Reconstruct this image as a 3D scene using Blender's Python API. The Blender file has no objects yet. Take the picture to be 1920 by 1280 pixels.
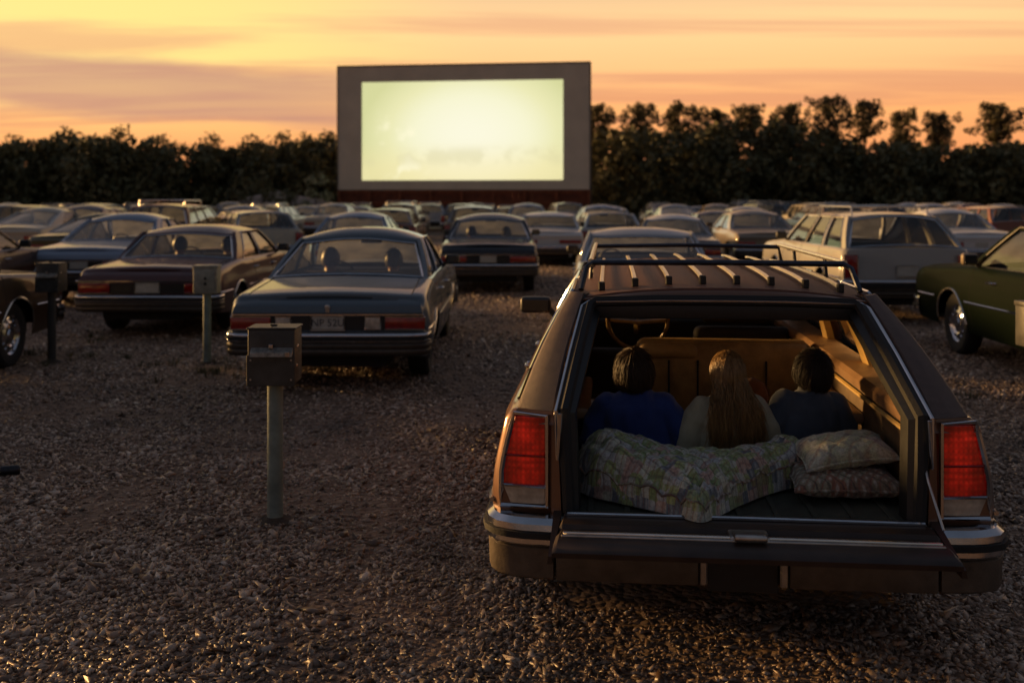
import bpy, bmesh, math, random
import numpy as np
from mathutils import Vector, Matrix, noise as mnoise

R = math.radians
random.seed(7)
rng = np.random.default_rng(7)
scene = bpy.context.scene
COL = scene.collection

# ------------------------------------------------------------------ camera
H = 1.85            # eye height
FPX = 1900.0        # focal length in photograph pixels
cam_d = bpy.data.cameras.new('camera')
cam = bpy.data.objects.new('camera', cam_d)
COL.objects.link(cam)
cam.location = (0, 0, H)
cam.rotation_euler = (R(90), 0, 0)
cam_d.sensor_width = 36
cam_d.lens = FPX / 1920 * 36
cam_d.shift_y = -267 / 1920
cam_d.clip_end = 3000
cam_d.clip_start = 0.05
cam_d.dof.use_dof = True
cam_d.dof.focus_distance = 4.5
cam_d.dof.aperture_fstop = 2.1
scene.camera = cam

# ------------------------------------------------------------------ sky and sun
SUN_AZ = -58.0      # degrees, left of the view axis
SUN_EL = 7.8
sun_dir = Vector((math.sin(R(SUN_AZ)) * math.cos(R(SUN_EL)), math.cos(R(SUN_AZ)) * math.cos(R(SUN_EL)), math.sin(R(SUN_EL))))
glow_dir = Vector((math.sin(R(-30)) * math.cos(R(9)), math.cos(R(-30)) * math.cos(R(9)), math.sin(R(9))))

world = bpy.data.worlds.new('World')
scene.world = world
world.use_nodes = True


class NT:
    """small node-tree writer"""
    def __init__(s, tree):
        s.t = tree
        s.n = tree.nodes
        s.l = tree.links

    def node(s, typ, props=None, **ins):
        nd = s.n.new(typ)
        for k, v in (props or {}).items():
            setattr(nd, k, v)
        for k, v in ins.items():
            key = int(k[1:]) if k[0] == 'i' and k[1:].isdigit() else k.replace('_', ' ')
            sock = nd.inputs[key]
            if isinstance(v, bpy.types.NodeSocket):
                s.l.new(v, sock)
            else:
                sock.default_value = v
        return nd

    def math(s, op, a, b=0.0, clamp=False):
        nd = s.node('ShaderNodeMath', {'operation': op, 'use_clamp': clamp}, i0=a, i1=b)
        return nd.outputs[0]

    def ramp(s, fac, stops, interp='LINEAR'):
        nd = s.node('ShaderNodeValToRGB', None, Fac=fac)
        cr = nd.color_ramp
        cr.interpolation = interp
        while len(cr.elements) < len(stops):
            cr.elements.new(0.5)
        for e, (p, c) in zip(cr.elements, stops):
            e.position = p
            e.color = (c[0], c[1], c[2], 1) if isinstance(c, (tuple, list)) else (c, c, c, 1)
        return nd.outputs[0]

    def mix(s, fac, a, b, blend='MIX', clamp=False):
        nd = s.node('ShaderNodeMix', {'data_type': 'RGBA', 'blend_type': blend, 'clamp_result': clamp})
        for idx, v in ((0, fac), (6, a), (7, b)):
            if isinstance(v, bpy.types.NodeSocket):
                s.l.new(v, nd.inputs[idx])
            elif idx == 0:
                nd.inputs[idx].default_value = v
            else:
                nd.inputs[idx].default_value = (v[0], v[1], v[2], 1)
        return nd.outputs[2]

    def noise(s, vec, scale, detail=4, rough=0.55, dist=0.0, dim='3D'):
        nd = s.node('ShaderNodeTexNoise', {'noise_dimensions': dim}, Scale=scale, Detail=detail, Roughness=rough, Distortion=dist)
        if vec is not None:
            s.l.new(vec, nd.inputs['Vector'])
        return nd.outputs[0]


def build_sky():
    t = NT(world.node_tree)
    t.n.clear()
    out = t.node('ShaderNodeOutputWorld')
    bg = t.node('ShaderNodeBackground')
    t.l.new(bg.outputs[0], out.inputs[0])
    d = t.node('ShaderNodeTexCoord').outputs['Generated']
    sep = t.node('ShaderNodeSeparateXYZ', None, Vector=d)
    x, y, z = sep.outputs
    el = t.math('MAXIMUM', z, 0.0)
    # colour by height: orange at the horizon, pale gold, then dusk blue overhead
    col = t.ramp(el, [(0.0, (0.80, 0.22, 0.075)), (0.035, (0.88, 0.30, 0.105)), (0.085, (0.98, 0.42, 0.14)),
                      (0.165, (1.0, 0.62, 0.27)), (0.215, (0.74, 0.47, 0.26)), (0.30, (0.36, 0.27, 0.23)), (0.5, (0.125, 0.125, 0.15)), (1.0, (0.06, 0.075, 0.105))])
    # the side away from the sunset is dusk blue
    back = t.ramp(el, [(0.0, (0.075, 0.065, 0.065)), (0.12, (0.09, 0.078, 0.085)), (0.4, (0.075, 0.078, 0.10)), (1.0, (0.06, 0.075, 0.105))])
    dots = t.node('ShaderNodeVectorMath', {'operation': 'DOT_PRODUCT'}, i0=d, i1=Vector((math.sin(R(-25)), math.cos(R(-25)), 0)))
    fb = t.ramp(t.math('MULTIPLY_ADD', dots.outputs['Value'], 0.5), [(0.0, 0.0), (1.0, 1.0)])
    mm = t.node('ShaderNodeMapRange', {'interpolation_type': 'SMOOTHSTEP'}, Value=dots.outputs['Value'], From_Min=-0.35, From_Max=0.75)
    col = t.mix(mm.outputs[0], back, col)
    # warm glow around the place where the sun went down
    gd = t.node('ShaderNodeVectorMath', {'operation': 'DOT_PRODUCT'}, i0=d, i1=glow_dir).outputs['Value']
    g1 = t.node('ShaderNodeMapRange', {'interpolation_type': 'SMOOTHSTEP'}, Value=gd, From_Min=0.875, From_Max=1.0).outputs[0]
    low = t.node('ShaderNodeMapRange', {'interpolation_type': 'SMOOTHSTEP'}, Value=el, From_Min=0.03, From_Max=0.14).outputs[0]
    hi = t.node('ShaderNodeMapRange', {'interpolation_type': 'SMOOTHSTEP'}, Value=el, From_Min=0.36, From_Max=0.18).outputs[0]
    col = t.mix(t.math('MULTIPLY', t.math('MULTIPLY', t.math('MULTIPLY', g1, low), hi), 1.0, True), col, (1.04, 0.73, 0.22))
    # pink towards the upper middle and right
    # cloud layer seen in perspective
    pz = t.math('ADD', el, 0.055)
    px = t.math('DIVIDE', x, pz)
    py = t.math('DIVIDE', y, pz)
    comb = t.node('ShaderNodeCombineXYZ', None, X=t.math('MULTIPLY', px, 0.28), Y=t.math('MULTIPLY', py, 1.15), Z=0.0).outputs[0]
    mp = t.node('ShaderNodeMapping', None, Vector=comb, Rotation=(0, 0, R(7)), Location=(4.3, 2.1, 0)).outputs[0]
    n1 = t.noise(mp, 0.85, 6, 0.55, 0.4)
    cl = t.node('ShaderNodeMapRange', {'interpolation_type': 'SMOOTHSTEP'}, Value=n1, From_Min=0.47, From_Max=0.63).outputs[0]
    # bank of cloud low on the left: a belt of the sky between 4 and 9 degrees
    n2 = t.noise(t.node('ShaderNodeMapping', None, Vector=d, Scale=(5, 5, 34)).outputs[0], 1.0, 5, 0.6)
    edge = t.math('MULTIPLY_ADD', n2, 0.035)
    t.n[-1].inputs[2].default_value = -0.0175
    ez = t.math('ADD', el, edge)
    tilt = t.math('MULTIPLY', x, 0.045)
    ez = t.math('ADD', ez, tilt)
    b1 = t.node('ShaderNodeMapRange', {'interpolation_type': 'SMOOTHSTEP'}, Value=ez, From_Min=0.050, From_Max=0.066).outputs[0]
    b2 = t.node('ShaderNodeMapRange', {'interpolation_type': 'SMOOTHSTEP'}, Value=ez, From_Min=0.122, From_Max=0.100).outputs[0]
    b3 = t.node('ShaderNodeMapRange', {'interpolation_type': 'SMOOTHSTEP'}, Value=x, From_Min=0.06, From_Max=-0.24).outputs[0]
    bank = t.math('MULTIPLY', t.math('MULTIPLY', b1, b2), b3)
    cloud_c = t.ramp(el, [(0.0, (0.62, 0.18, 0.09)), (0.10, (0.64, 0.25, 0.13)), (0.19, (0.74, 0.36, 0.19)), (0.5, (0.26, 0.22, 0.25)), (1.0, (0.12, 0.14, 0.19))])
    col = t.mix(t.math('MULTIPLY', t.math('MULTIPLY', cl, mm.outputs[0]), 0.62), col, cloud_c)
    bk = t.math('MULTIPLY_ADD', n1, 0.8)
    t.n[-1].inputs[2].default_value = 0.38
    col = t.mix(t.math('MULTIPLY', bank, bk, True), col, (0.50, 0.235, 0.165))
    # physical sky adds its own dusk light
    sky = t.node('ShaderNodeTexSky', {'sky_type': 'NISHITA', 'sun_disc': False, 'sun_elevation': R(SUN_EL), 'sun_rotation': R(SUN_AZ)})
    add = t.mix(0.008, col, sky.outputs[0], 'ADD')
    t.l.new(add, bg.inputs[0])
    bg.inputs[1].default_value = 0.84


build_sky()

sun_l = bpy.data.lights.new('sun', 'SUN')
sun_l.energy = 5.0
sun_l.color = (1.0, 0.55, 0.19)
sun_l.angle = R(8)
sun_o = bpy.data.objects.new('sun', sun_l)
COL.objects.link(sun_o)
sun_o.rotation_euler = sun_dir.to_track_quat('Z', 'Y').to_euler()
sun_o.location = (-30, 30, 20)

vs = scene.view_settings
vs.view_transform = 'Standard'
vs.look = 'None'
vs.exposure = 0.4
vs.gamma = 1.0
scene.cycles.use_denoising = True
scene.cycles.max_bounces = 5
scene.cycles.diffuse_bounces = 2
scene.cycles.glossy_bounces = 3
scene.cycles.transparent_max_bounces = 16
scene.cycles.use_adaptive_sampling = True
scene.cycles.adaptive_threshold = 0.02
scene.cycles.sample_clamp_indirect = 4.0


# ------------------------------------------------------------------ materials
def new_mat(name):
    m = bpy.data.materials.new(name)
    m.use_nodes = True
    t = NT(m.node_tree)
    t.n.clear()
    out = t.node('ShaderNodeOutputMaterial')
    p = t.node('ShaderNodeBsdfPrincipled')
    t.l.new(p.outputs[0], out.inputs[0])
    return m, t, p, out


def setp(p, **kw):
    for k, v in kw.items():
        k = k.replace('_', ' ')
        if k in ('Base Color', 'Emission Color', 'Coat Tint', 'Specular Tint') and isinstance(v, (tuple, list)):
            v = (v[0], v[1], v[2], 1)
        p.inputs[k].default_value = v


def plain(name, col, rough=0.5, metal=0.0, var=0.25, scale=9.0, bump=0.0, bscale=60.0, **kw):
    m, t, p, out = new_mat(name)
    setp(p, Roughness=rough, Metallic=metal, **kw)
    oc = t.node('ShaderNodeTexCoord').outputs['Object']
    n = t.noise(oc, scale, 5, 0.6)
    a = [c * (1 - var) for c in col]
    b = [min(1, c * (1 + var)) for c in col]
    t.l.new(t.ramp(n, [(0.3, a), (0.7, b)]), p.inputs['Base Color'])
    rr = t.math('MULTIPLY_ADD', n, 0.25 * rough)
    t.n[-1].inputs[2].default_value = rough * 0.875
    t.l.new(rr, p.inputs['Roughness'])
    if bump:
        nb = t.noise(oc, bscale, 4, 0.6)
        b_ = t.node('ShaderNodeBump', None, Strength=bump, Distance=0.01, Height=nb)
        t.l.new(b_.outputs[0], p.inputs['Normal'])
    return m


def paint(name, col, metal=0.12, rough=0.5, coat=0.75, dust=0.28, spec=0.15):
    m, t, p, out = new_mat('paint_' + name)
    setp(p, Metallic=metal, Coat_Weight=coat, Coat_Roughness=0.06, Specular_IOR_Level=spec)
    oc = t.node('ShaderNodeTexCoord').outputs['Object']
    n = t.noise(oc, 2.2, 6, 0.62)
    n2 = t.noise(oc, 34, 4, 0.7)
    # road dust gathers in blotches
    f = t.math('MULTIPLY', t.math('MULTIPLY', n, n2), dust * 2.4, True)
    c = t.mix(f, col, [lerp_c * 0.6 + d_ * 0.4 for lerp_c, d_ in zip([min(0.3, c_ * 2.0 + 0.01) for c_ in col], (0.16, 0.125, 0.095))])
    t.l.new(c, p.inputs['Base Color'])
    r = t.math('MULTIPLY_ADD', n, 0.3)
    t.n[-1].inputs[2].default_value = rough - 0.12
    t.l.new(r, p.inputs['Roughness'])
    cr = t.math('MULTIPLY_ADD', n2, 0.16)
    t.n[-1].inputs[2].default_value = 0.0
    t.l.new(cr, p.inputs['Coat Roughness'])
    return m


def glass_mat(name, tint=(0.62, 0.66, 0.62), rough=0.02, haze=0.07):
    m = bpy.data.materials.new(name)
    m.use_nodes = True
    t = NT(m.node_tree)
    t.n.clear()
    out = t.node('ShaderNodeOutputMaterial')
    tr = t.node('ShaderNodeBsdfTransparent', None, Color=(tint[0], tint[1], tint[2], 1))
    gl = t.node('ShaderNodeBsdfGlossy', None, Color=(1, 1, 1, 1), Roughness=rough)
    fr = t.node('ShaderNodeFresnel', None, IOR=1.5).outputs[0]
    oc = t.node('ShaderNodeTexCoord').outputs['Object']
    dirt = t.noise(oc, 5, 5, 0.65)
    df = t.node('ShaderNodeBsdfTranslucent', None, Color=(0.5, 0.5, 0.47, 1))
    mx = t.node('ShaderNodeMixShader', None, i0=fr)
    t.l.new(tr.outputs[0], mx.inputs[1])
    t.l.new(gl.outputs[0], mx.inputs[2])
    dfac = t.math('MULTIPLY', dirt, haze)
    mx2 = t.node('ShaderNodeMixShader', None, i0=dfac)
    t.l.new(mx.outputs[0], mx2.inputs[1])
    t.l.new(df.outputs[0], mx2.inputs[2])
    t.l.new(mx2.outputs[0], out.inputs[0])
    return m


def lens_mat(name, col, emit=0.0, rough=0.18, bulbs=False):
    """ribbed lamp lens"""
    m, t, p, out = new_mat(name)
    setp(p, Roughness=rough, Coat_Weight=0.8, Coat_Roughness=0.05)
    oc = t.node('ShaderNodeTexCoord').outputs['Object']
    wz = t.node('ShaderNodeTexWave', {'bands_direction': 'Z', 'wave_profile': 'TRI'}, Vector=oc, Scale=11.0, Distortion=1.2, Detail=2.0).outputs['Fac']
    wx = t.node('ShaderNodeTexWave', {'bands_direction': 'X', 'wave_profile': 'TRI'}, Vector=oc, Scale=7.0, Distortion=1.6, Detail=2.0).outputs['Fac']
    g = t.math('ADD', t.math('MULTIPLY', wz, 0.26), t.math('MULTIPLY', wx, 0.14))
    n = t.noise(oc, 9, 4, 0.65)
    g2 = t.math('MULTIPLY', t.math('MULTIPLY', n, n), t.math('ADD', g, 0.7))
    t.l.new(t.ramp(g2, [(0.0, [c * 0.35 for c in col]), (0.4, col)]), p.inputs['Base Color'])
    b_ = t.node('ShaderNodeBump', None, Strength=0.35, Distance=0.004, Height=g)
    t.l.new(b_.outputs[0], p.inputs['Normal'])
    if emit:
        setp(p, Emission_Strength=emit)
        ec = t.ramp(g2, [(0.05, [c * 0.25 for c in col]), (0.55, [min(1, c * 2.2) for c in col])])
        if bulbs:
            # two bulbs glow behind the ribbed lens, upper one stronger
            ax = t.math('ABSOLUTE', t.node('ShaderNodeSeparateXYZ', None, Vector=oc).outputs[0])
            zz = t.n[-2].outputs[2] if False else t.node('ShaderNodeSeparateXYZ', None, Vector=oc).outputs[2]
            tot = None
            for zc, k, s_ in ((0.875, 1.0, 95.0), (0.735, 0.6, 110.0)):
                dx = t.math('SUBTRACT', ax, 0.865)
                dz = t.math('SUBTRACT', zz, zc)
                d2 = t.math('ADD', t.math('MULTIPLY', dx, dx), t.math('MULTIPLY', dz, dz))
                e = t.math('MULTIPLY', t.math('POWER', 2.718, t.math('MULTIPLY', d2, -s_ * 2.2)), k)
                tot = e if tot is None else t.math('ADD', tot, e)
            tot = t.math('ADD', t.math('MULTIPLY', tot, 0.9), 0.16)
            bx = t.node('ShaderNodeTexWave', {'bands_direction': 'X', 'wave_profile': 'SIN'}, Vector=oc, Scale=16.0).outputs['Fac']
            bz = t.node('ShaderNodeTexWave', {'bands_direction': 'Z', 'wave_profile': 'SIN'}, Vector=oc, Scale=13.0).outputs['Fac']
            rib = t.math('ADD', t.math('MULTIPLY', t.math('MULTIPLY', bx, bz), 0.42), 0.5)
            tot = t.math('MULTIPLY', tot, rib)
            t.l.new(t.math('MULTIPLY', tot, emit * 1.5), p.inputs['Emission Strength'])
        t.l.new(ec, p.inputs['Emission Color'])
    return m


M = {}
M['chrome'] = plain('chrome', (0.55, 0.55, 0.57), 0.12, 1.0, 0.12, 14)
M['dull_chrome'] = plain('dull_chrome', (0.42, 0.41, 0.39), 0.3, 1.0, 0.2, 14)
M['bright_trim'] = plain('bright_trim', (0.75, 0.72, 0.66), 0.24, 1.0, 0.1, 20)
M['rubber'] = plain('rubber', (0.012, 0.012, 0.012), 0.75, 0, 0.3, 30, 0.3, 120)
M['black_plastic'] = plain('black_plastic', (0.012, 0.012, 0.012), 0.45, 0, 0.3, 30)
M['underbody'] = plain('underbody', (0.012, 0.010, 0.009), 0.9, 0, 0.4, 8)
M['glass'] = glass_mat('window_glass', (0.93, 0.95, 0.93), 0.02, 0.05)
M['dusty_glass'] = glass_mat('dusty_windscreen', (0.82, 0.86, 0.84), 0.02, 0.36)
M['dark_glass'] = glass_mat('tinted_glass', (0.6, 0.63, 0.62))
M['red_lens'] = lens_mat('red_lens', (0.36, 0.012, 0.006), 0.0)
M['red_lens_lit'] = lens_mat('red_lens_bright', (0.30, 0.007, 0.003), 0.45, bulbs=True)
M['red_lens_lit'].cycles.emission_sampling = 'NONE'
M['amber_lens'] = lens_mat('amber_lens', (0.45, 0.14, 0.02))
M['clear_lens'] = lens_mat('clear_lens', (0.62, 0.52, 0.40))
M['seat_dark'] = plain('seat_dark', (0.02, 0.015, 0.012), 0.8, 0, 0.3, 20, 0.2, 200)
M['interior_dark'] = plain('interior_dark', (0.014, 0.011, 0.009), 0.7, 0, 0.3, 12)
M['tan_trim'] = plain('tan_trim', (0.55, 0.36, 0.12), 0.5, 0, 0.2, 20, 0.15, 240)
M['brown_vinyl_trim'] = plain('brown_vinyl_trim', (0.26, 0.145, 0.07), 0.42, 0, 0.25, 10, 0.2, 260)
M['seat_vinyl'] = plain('seat_vinyl', (0.42, 0.26, 0.09), 0.5, 0, 0.35, 7, 0.3, 90)
M['plate_white'] = plain('plate_white', (0.42, 0.40, 0.34), 0.5, 0, 0.15, 20)
M['plate_ink'] = plain('plate_ink', (0.03, 0.035, 0.05), 0.5, 0, 0.2, 20)
M['skin'] = plain('skin', (0.42, 0.22, 0.14), 0.5, 0, 0.1, 20, 0, 60, Subsurface_Weight=0.15)
M['adult_clothes'] = plain('adult_clothes', (0.03, 0.03, 0.035), 0.9, 0, 0.3, 8, 0.3, 60)
M['dark_hair'] = plain('dark_hair', (0.018, 0.011, 0.007), 0.42, 0, 0.4, 60)


# ------------------------------------------------------------------ mesh builder
class MB:
    def __init__(s):
        s.v = []
        s.f = []

    def add(s, verts, faces):
        o = len(s.v)
        s.v.extend([tuple(p) for p in verts])
        s.f.extend([tuple(i + o for i in f) for f in faces])

    def grid(s, rows, closed=False):
        n = len(rows[0])
        verts = [p for r in rows for p in r]
        faces = []
        for i in range(len(rows) - 1):
            for j in range(n - 1 + (1 if closed else 0)):
                k = (j + 1) % n
                faces.append((i * n + j, i * n + k, (i + 1) * n + k, (i + 1) * n + j))
        s.add(verts, faces)

    def box(s, x0, x1, y0, y1, z0, z1, bev=0.0, seg=2, mat=None):
        bm = bmesh.new()
        bmesh.ops.create_cube(bm, size=1)
        for v in bm.verts:
            v.co = Vector(((x0 + x1) / 2 + v.co.x * (x1 - x0), (y0 + y1) / 2 + v.co.y * (y1 - y0), (z0 + z1) / 2 + v.co.z * (z1 - z0)))
        if bev:
            bmesh.ops.bevel(bm, geom=list(bm.edges) + list(bm.verts), offset=bev, segments=seg, affect='EDGES', profile=0.5, clamp_overlap=True)
        if mat is not None:
            bm.transform(mat)
        bm.verts.index_update()
        s.add([v.co[:] for v in bm.verts], [[v.index for v in f.verts] for f in bm.faces])
        bm.free()

    def hexa(s, p):
        s.add(p, [(0, 1, 2, 3), (7, 6, 5, 4), (0, 4, 5, 1), (1, 5, 6, 2), (2, 6, 7, 3), (3, 7, 4, 0)])

    def slab(s, p00, p10, p11, p01, th, nu=3, nv=3, bow=0.0):
        """thin curved plate; thickness goes along -normal"""
        p00, p10, p11, p01 = map(Vector, (p00, p10, p11, p01))
        nrm = (p10 - p00).cross(p01 - p00)
        if nrm.length < 1e-9:
            nrm = (p11 - p10).cross(p11 - p01)
        nrm.normalize()
        top = []
        bot = []
        for j in range(nv + 1):
            t = j / nv
            a = p00.lerp(p01, t)
            b = p10.lerp(p11, t)
            r1 = []
            r2 = []
            for i in range(nu + 1):
                u = i / nu
                q = a.lerp(b, u) + nrm * bow * (1 - (2 * u - 1) ** 2) * (1 - (2 * t - 1) ** 2)
                r1.append(tuple(q))
                r2.append(tuple(q - nrm * th))
            top.append(r1)
            bot.append(r2)
        s.grid(top)
        s.grid(bot)
        for line in ([(top[0], bot[0]), (top[-1], bot[-1])]):
            s.grid([line[0], line[1]])
        s.grid([[r[0] for r in top], [r[0] for r in bot]])
        s.grid([[r[-1] for r in top], [r[-1] for r in bot]])

    def tube(s, path, r, n=8, closed=False, cap=True):
        P = [Vector(p) for p in path]
        m = len(P)
        rr = r if isinstance(r, (list, tuple)) else [r] * m
        tang = []
        for i in range(m):
            if closed:
                d = P[(i + 1) % m] - P[i - 1]
            else:
                d = P[min(i + 1, m - 1)] - P[max(i - 1, 0)]
            tang.append(d.normalized() if d.length > 1e-9 else Vector((0, 0, 1)))
        up = Vector((0, 0, 1)) if abs(tang[0].z) < 0.9 else Vector((1, 0, 0))
        nrm = (up - tang[0] * up.dot(tang[0])).normalized()
        rows = []
        for i in range(m):
            nrm = (nrm - tang[i] * nrm.dot(tang[i]))
            nrm = nrm.normalized() if nrm.length > 1e-9 else tang[i].orthogonal().normalized()
            b = tang[i].cross(nrm)
            ri = rr[i]
            rx, ry = ri if isinstance(ri, (tuple, list)) else (ri, ri)
            rows.append([tuple(P[i] + nrm * math.cos(2 * math.pi * k / n) * rx + b * math.sin(2 * math.pi * k / n) * ry) for k in range(n)])
        if closed:
            rows.append(rows[0])
        s.grid(rows, True)
        if cap and not closed:
            s.add(rows[0], [tuple(range(n))])
            s.add(rows[-1], [tuple(range(n))])

    def sweep(s, prof, path):
        """prof: (out, z) points; path: plan points (x, y) with out normal on the right-hand side of travel"""
        P = [Vector((p[0], p[1])) for p in path]
        rows = []
        for i in range(len(P)):
            a = P[min(i + 1, len(P) - 1)] - P[max(i - 1, 0)]
            nr = Vector((a.y, -a.x)).normalized()
            rows.append([(P[i].x + nr.x * o, P[i].y + nr.y * o, z) for o, z in prof])
        s.grid(rows, True)
        s.add(rows[0], [tuple(range(len(prof)))])
        s.add(rows[-1], [tuple(range(len(prof)))])

    def lathe(s, prof, n=24, axis='x', c=(0, 0, 0)):
        rows = []
        for r, h in prof:
            row = []
            for k in range(n):
                a = 2 * math.pi * k / n
                if axis == 'x':
                    row.append((c[0] + h, c[1] + r * math.cos(a), c[2] + r * math.sin(a)))
                elif axis == 'z':
                    row.append((c[0] + r * math.cos(a), c[1] + r * math.sin(a), c[2] + h))
                else:
                    row.append((c[0] + r * math.cos(a), c[1] + h, c[2] + r * math.sin(a)))
            rows.append(row)
        s.grid(rows, True)

    def ball(s, c, r, n=12, m=8):
        rows = []
        for i in range(m + 1):
            th = math.pi * i / m
            rows.append([(c[0] + r[0] * math.sin(th) * math.cos(2 * math.pi * k / n), c[1] + r[1] * math.sin(th) * math.sin(2 * math.pi * k / n), c[2] + r[2] * math.cos(th)) for k in range(n)])
        s.grid(rows, True)

    def mirror(s):
        n = len(s.v)
        s.v += [(-x, y, z) for x, y, z in s.v]
        s.f += [tuple(i + n for i in reversed(f)) for f in list(s.f)]

    def mesh(s, name, smooth=True, angle=35, weld=True):
        me = bpy.data.meshes.new(name)
        bm = bmesh.new()
        vs_ = [bm.verts.new(p) for p in s.v]
        for f in s.f:
            try:
                bm.faces.new([vs_[i] for i in f])
            except ValueError:
                pass
        if weld:
            bmesh.ops.remove_doubles(bm, verts=bm.verts, dist=0.0004)
        bad = [f for f in bm.faces if f.calc_area() < 1e-10]
        if bad:
            bmesh.ops.delete(bm, geom=bad, context='FACES')
        bmesh.ops.recalc_face_normals(bm, faces=bm.faces)
        bm.to_mesh(me)
        bm.free()
        if smooth:
            me.shade_smooth()
            me.set_sharp_from_angle(angle=R(angle))
        return me

    def build(s, name, mat, parent=None, smooth=True, angle=35, weld=True):
        return link(name, s.mesh(name, smooth, angle, weld), mat, parent)


def link(name, me, mat, parent=None):
    if mat is not None and not me.materials:
        me.materials.append(M[mat] if isinstance(mat, str) else mat)
    o = bpy.data.objects.new(name, me)
    COL.objects.link(o)
    if parent is not None:
        o.parent = parent
    return o


def empty(name, loc=(0, 0, 0), rz=0.0):
    o = bpy.data.objects.new(name, None)
    o.empty_display_size = 0.2
    COL.objects.link(o)
    o.location = loc
    o.rotation_euler = (0, 0, rz)
    return o


def tag(o, label=None, cat=None, group=None, kind=None):
    if label:
        o['label'] = label
    if cat:
        o['category'] = cat
    if group:
        o['group'] = group
    if kind:
        o['kind'] = kind
    return o


def children_of(root):
    return [o for o in root.children]


def copy_tree(o, parent=None):
    c = o.copy()
    COL.objects.link(c)
    c.parent = parent
    for ch in children_of(o):
        copy_tree(ch, c)
    return c


def repaint(root, mat):
    for o in [root] + list(root.children_recursive):
        if o.type == 'MESH' and o.material_slots and o.material_slots[0].material and o.material_slots[0].material.name.startswith('paint_'):
            o.material_slots[0].link = 'OBJECT'
            o.material_slots[0].material = mat


def bake_mods(name, mb, mods, mat, parent=None, post=None):
    """build a mesh, run modifiers on it and keep the result as plain mesh"""
    me = mb.mesh(name + '_src', False)
    o = bpy.data.objects.new(name + '_src', me)
    COL.objects.link(o)
    for typ, props in mods:
        md = o.modifiers.new(typ, typ)
        for k, v in props.items():
            setattr(md, k, v)
    dg = bpy.context.evaluated_depsgraph_get()
    dg.update()
    res = bpy.data.meshes.new_from_object(o.evaluated_get(dg))
    bpy.data.objects.remove(o)
    bpy.data.meshes.remove(me)
    res.materials.clear()
    if post:
        n = len(res.vertices)
        co = np.empty(n * 3)
        res.vertices.foreach_get('co', co)
        no = np.empty(n * 3)
        res.vertex_normals.foreach_get('vector', no)
        co = post(co.reshape(-1, 3), no.reshape(-1, 3))
        res.vertices.foreach_set('co', co.reshape(-1))
        res.update()
    res.shade_smooth()
    res.name = name
    return link(name, res, mat, parent)


# ------------------------------------------------------------------ ground
def ground_z(x, y):
    return 0.012 * math.sin(x * 0.9 + 1.3) * math.sin(y * 0.7 + 0.4) + 0.010 * math.sin(x * 2.3 + y * 1.1)


def ground_material():
    m, t, p, out = new_mat('gravel_ground')
    oc = t.node('ShaderNodeTexCoord').outputs['Object']
    big = t.noise(oc, 0.22, 5, 0.6)
    mid = t.noise(oc, 2.4, 6, 0.65)
    st = t.node('ShaderNodeTexVoronoi', {'feature': 'F1'}, Vector=oc, Scale=26.0, Randomness=1.0)
    st2 = t.node('ShaderNodeTexVoronoi', {'feature': 'F1'}, Vector=oc, Scale=9.0, Randomness=1.0)
    c = t.ramp(mid, [(0.25, (0.095, 0.055, 0.034)), (0.5, (0.20, 0.125, 0.08)), (0.78, (0.36, 0.25, 0.17))])
    stone = t.ramp(st.outputs['Color'], [(0.1, (0.065, 0.038, 0.026)), (0.5, (0.18, 0.112, 0.076)), (0.95, (0.38, 0.27, 0.19))])
    c = t.mix(0.6, c, stone)
    # patches of trodden dark earth and of pale dust
    c = t.mix(t.node('ShaderNodeMapRange', None, Value=big, From_Min=0.52, From_Max=0.70).outputs[0], c, (0.29, 0.20, 0.14))
    c = t.mix(t.math('MULTIPLY', t.node('ShaderNodeMapRange', None, Value=big, From_Min=0.46, From_Max=0.34).outputs[0], 0.55), c, (0.045, 0.033, 0.024))
    t.l.new(c, p.inputs['Base Color'])
    setp(p, Roughness=0.85)
    h = t.math('ADD', t.math('MULTIPLY', st.outputs['Distance'], -0.6), t.math('MULTIPLY', st2.outputs['Distance'], -0.9))
    h = t.math('ADD', h, t.math('MULTIPLY', mid, 1.2))
    b_ = t.node('ShaderNodeBump', None, Strength=0.9, Distance=0.05, Height=h)
    t.l.new(b_.outputs[0], p.inputs['Normal'])
    return m


def build_ground():
    def axis(lo, hi, far):
        a = list(np.arange(lo, hi + 0.01, 0.5))
        s_ = 1.0
        while a[-1] < far:
            a.append(a[-1] + s_)
            s_ *= 1.5
        s_ = 1.0
        while a[0] > -far:
            a.insert(0, a[0] - s_)
            s_ *= 1.5
        return a
    xs = axis(-14, 14, 900)
    ys = axis(-2, 34, 900)
    mb = MB()
    mb.grid([[(x, y, ground_z(x, y) if (abs(x) < 15 and -3 < y < 35) else 0.0) for x in xs] for y in ys])
    g = mb.build('ground', ground_material(), None, True, 180, False)
    tag(g, kind='structure')


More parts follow.
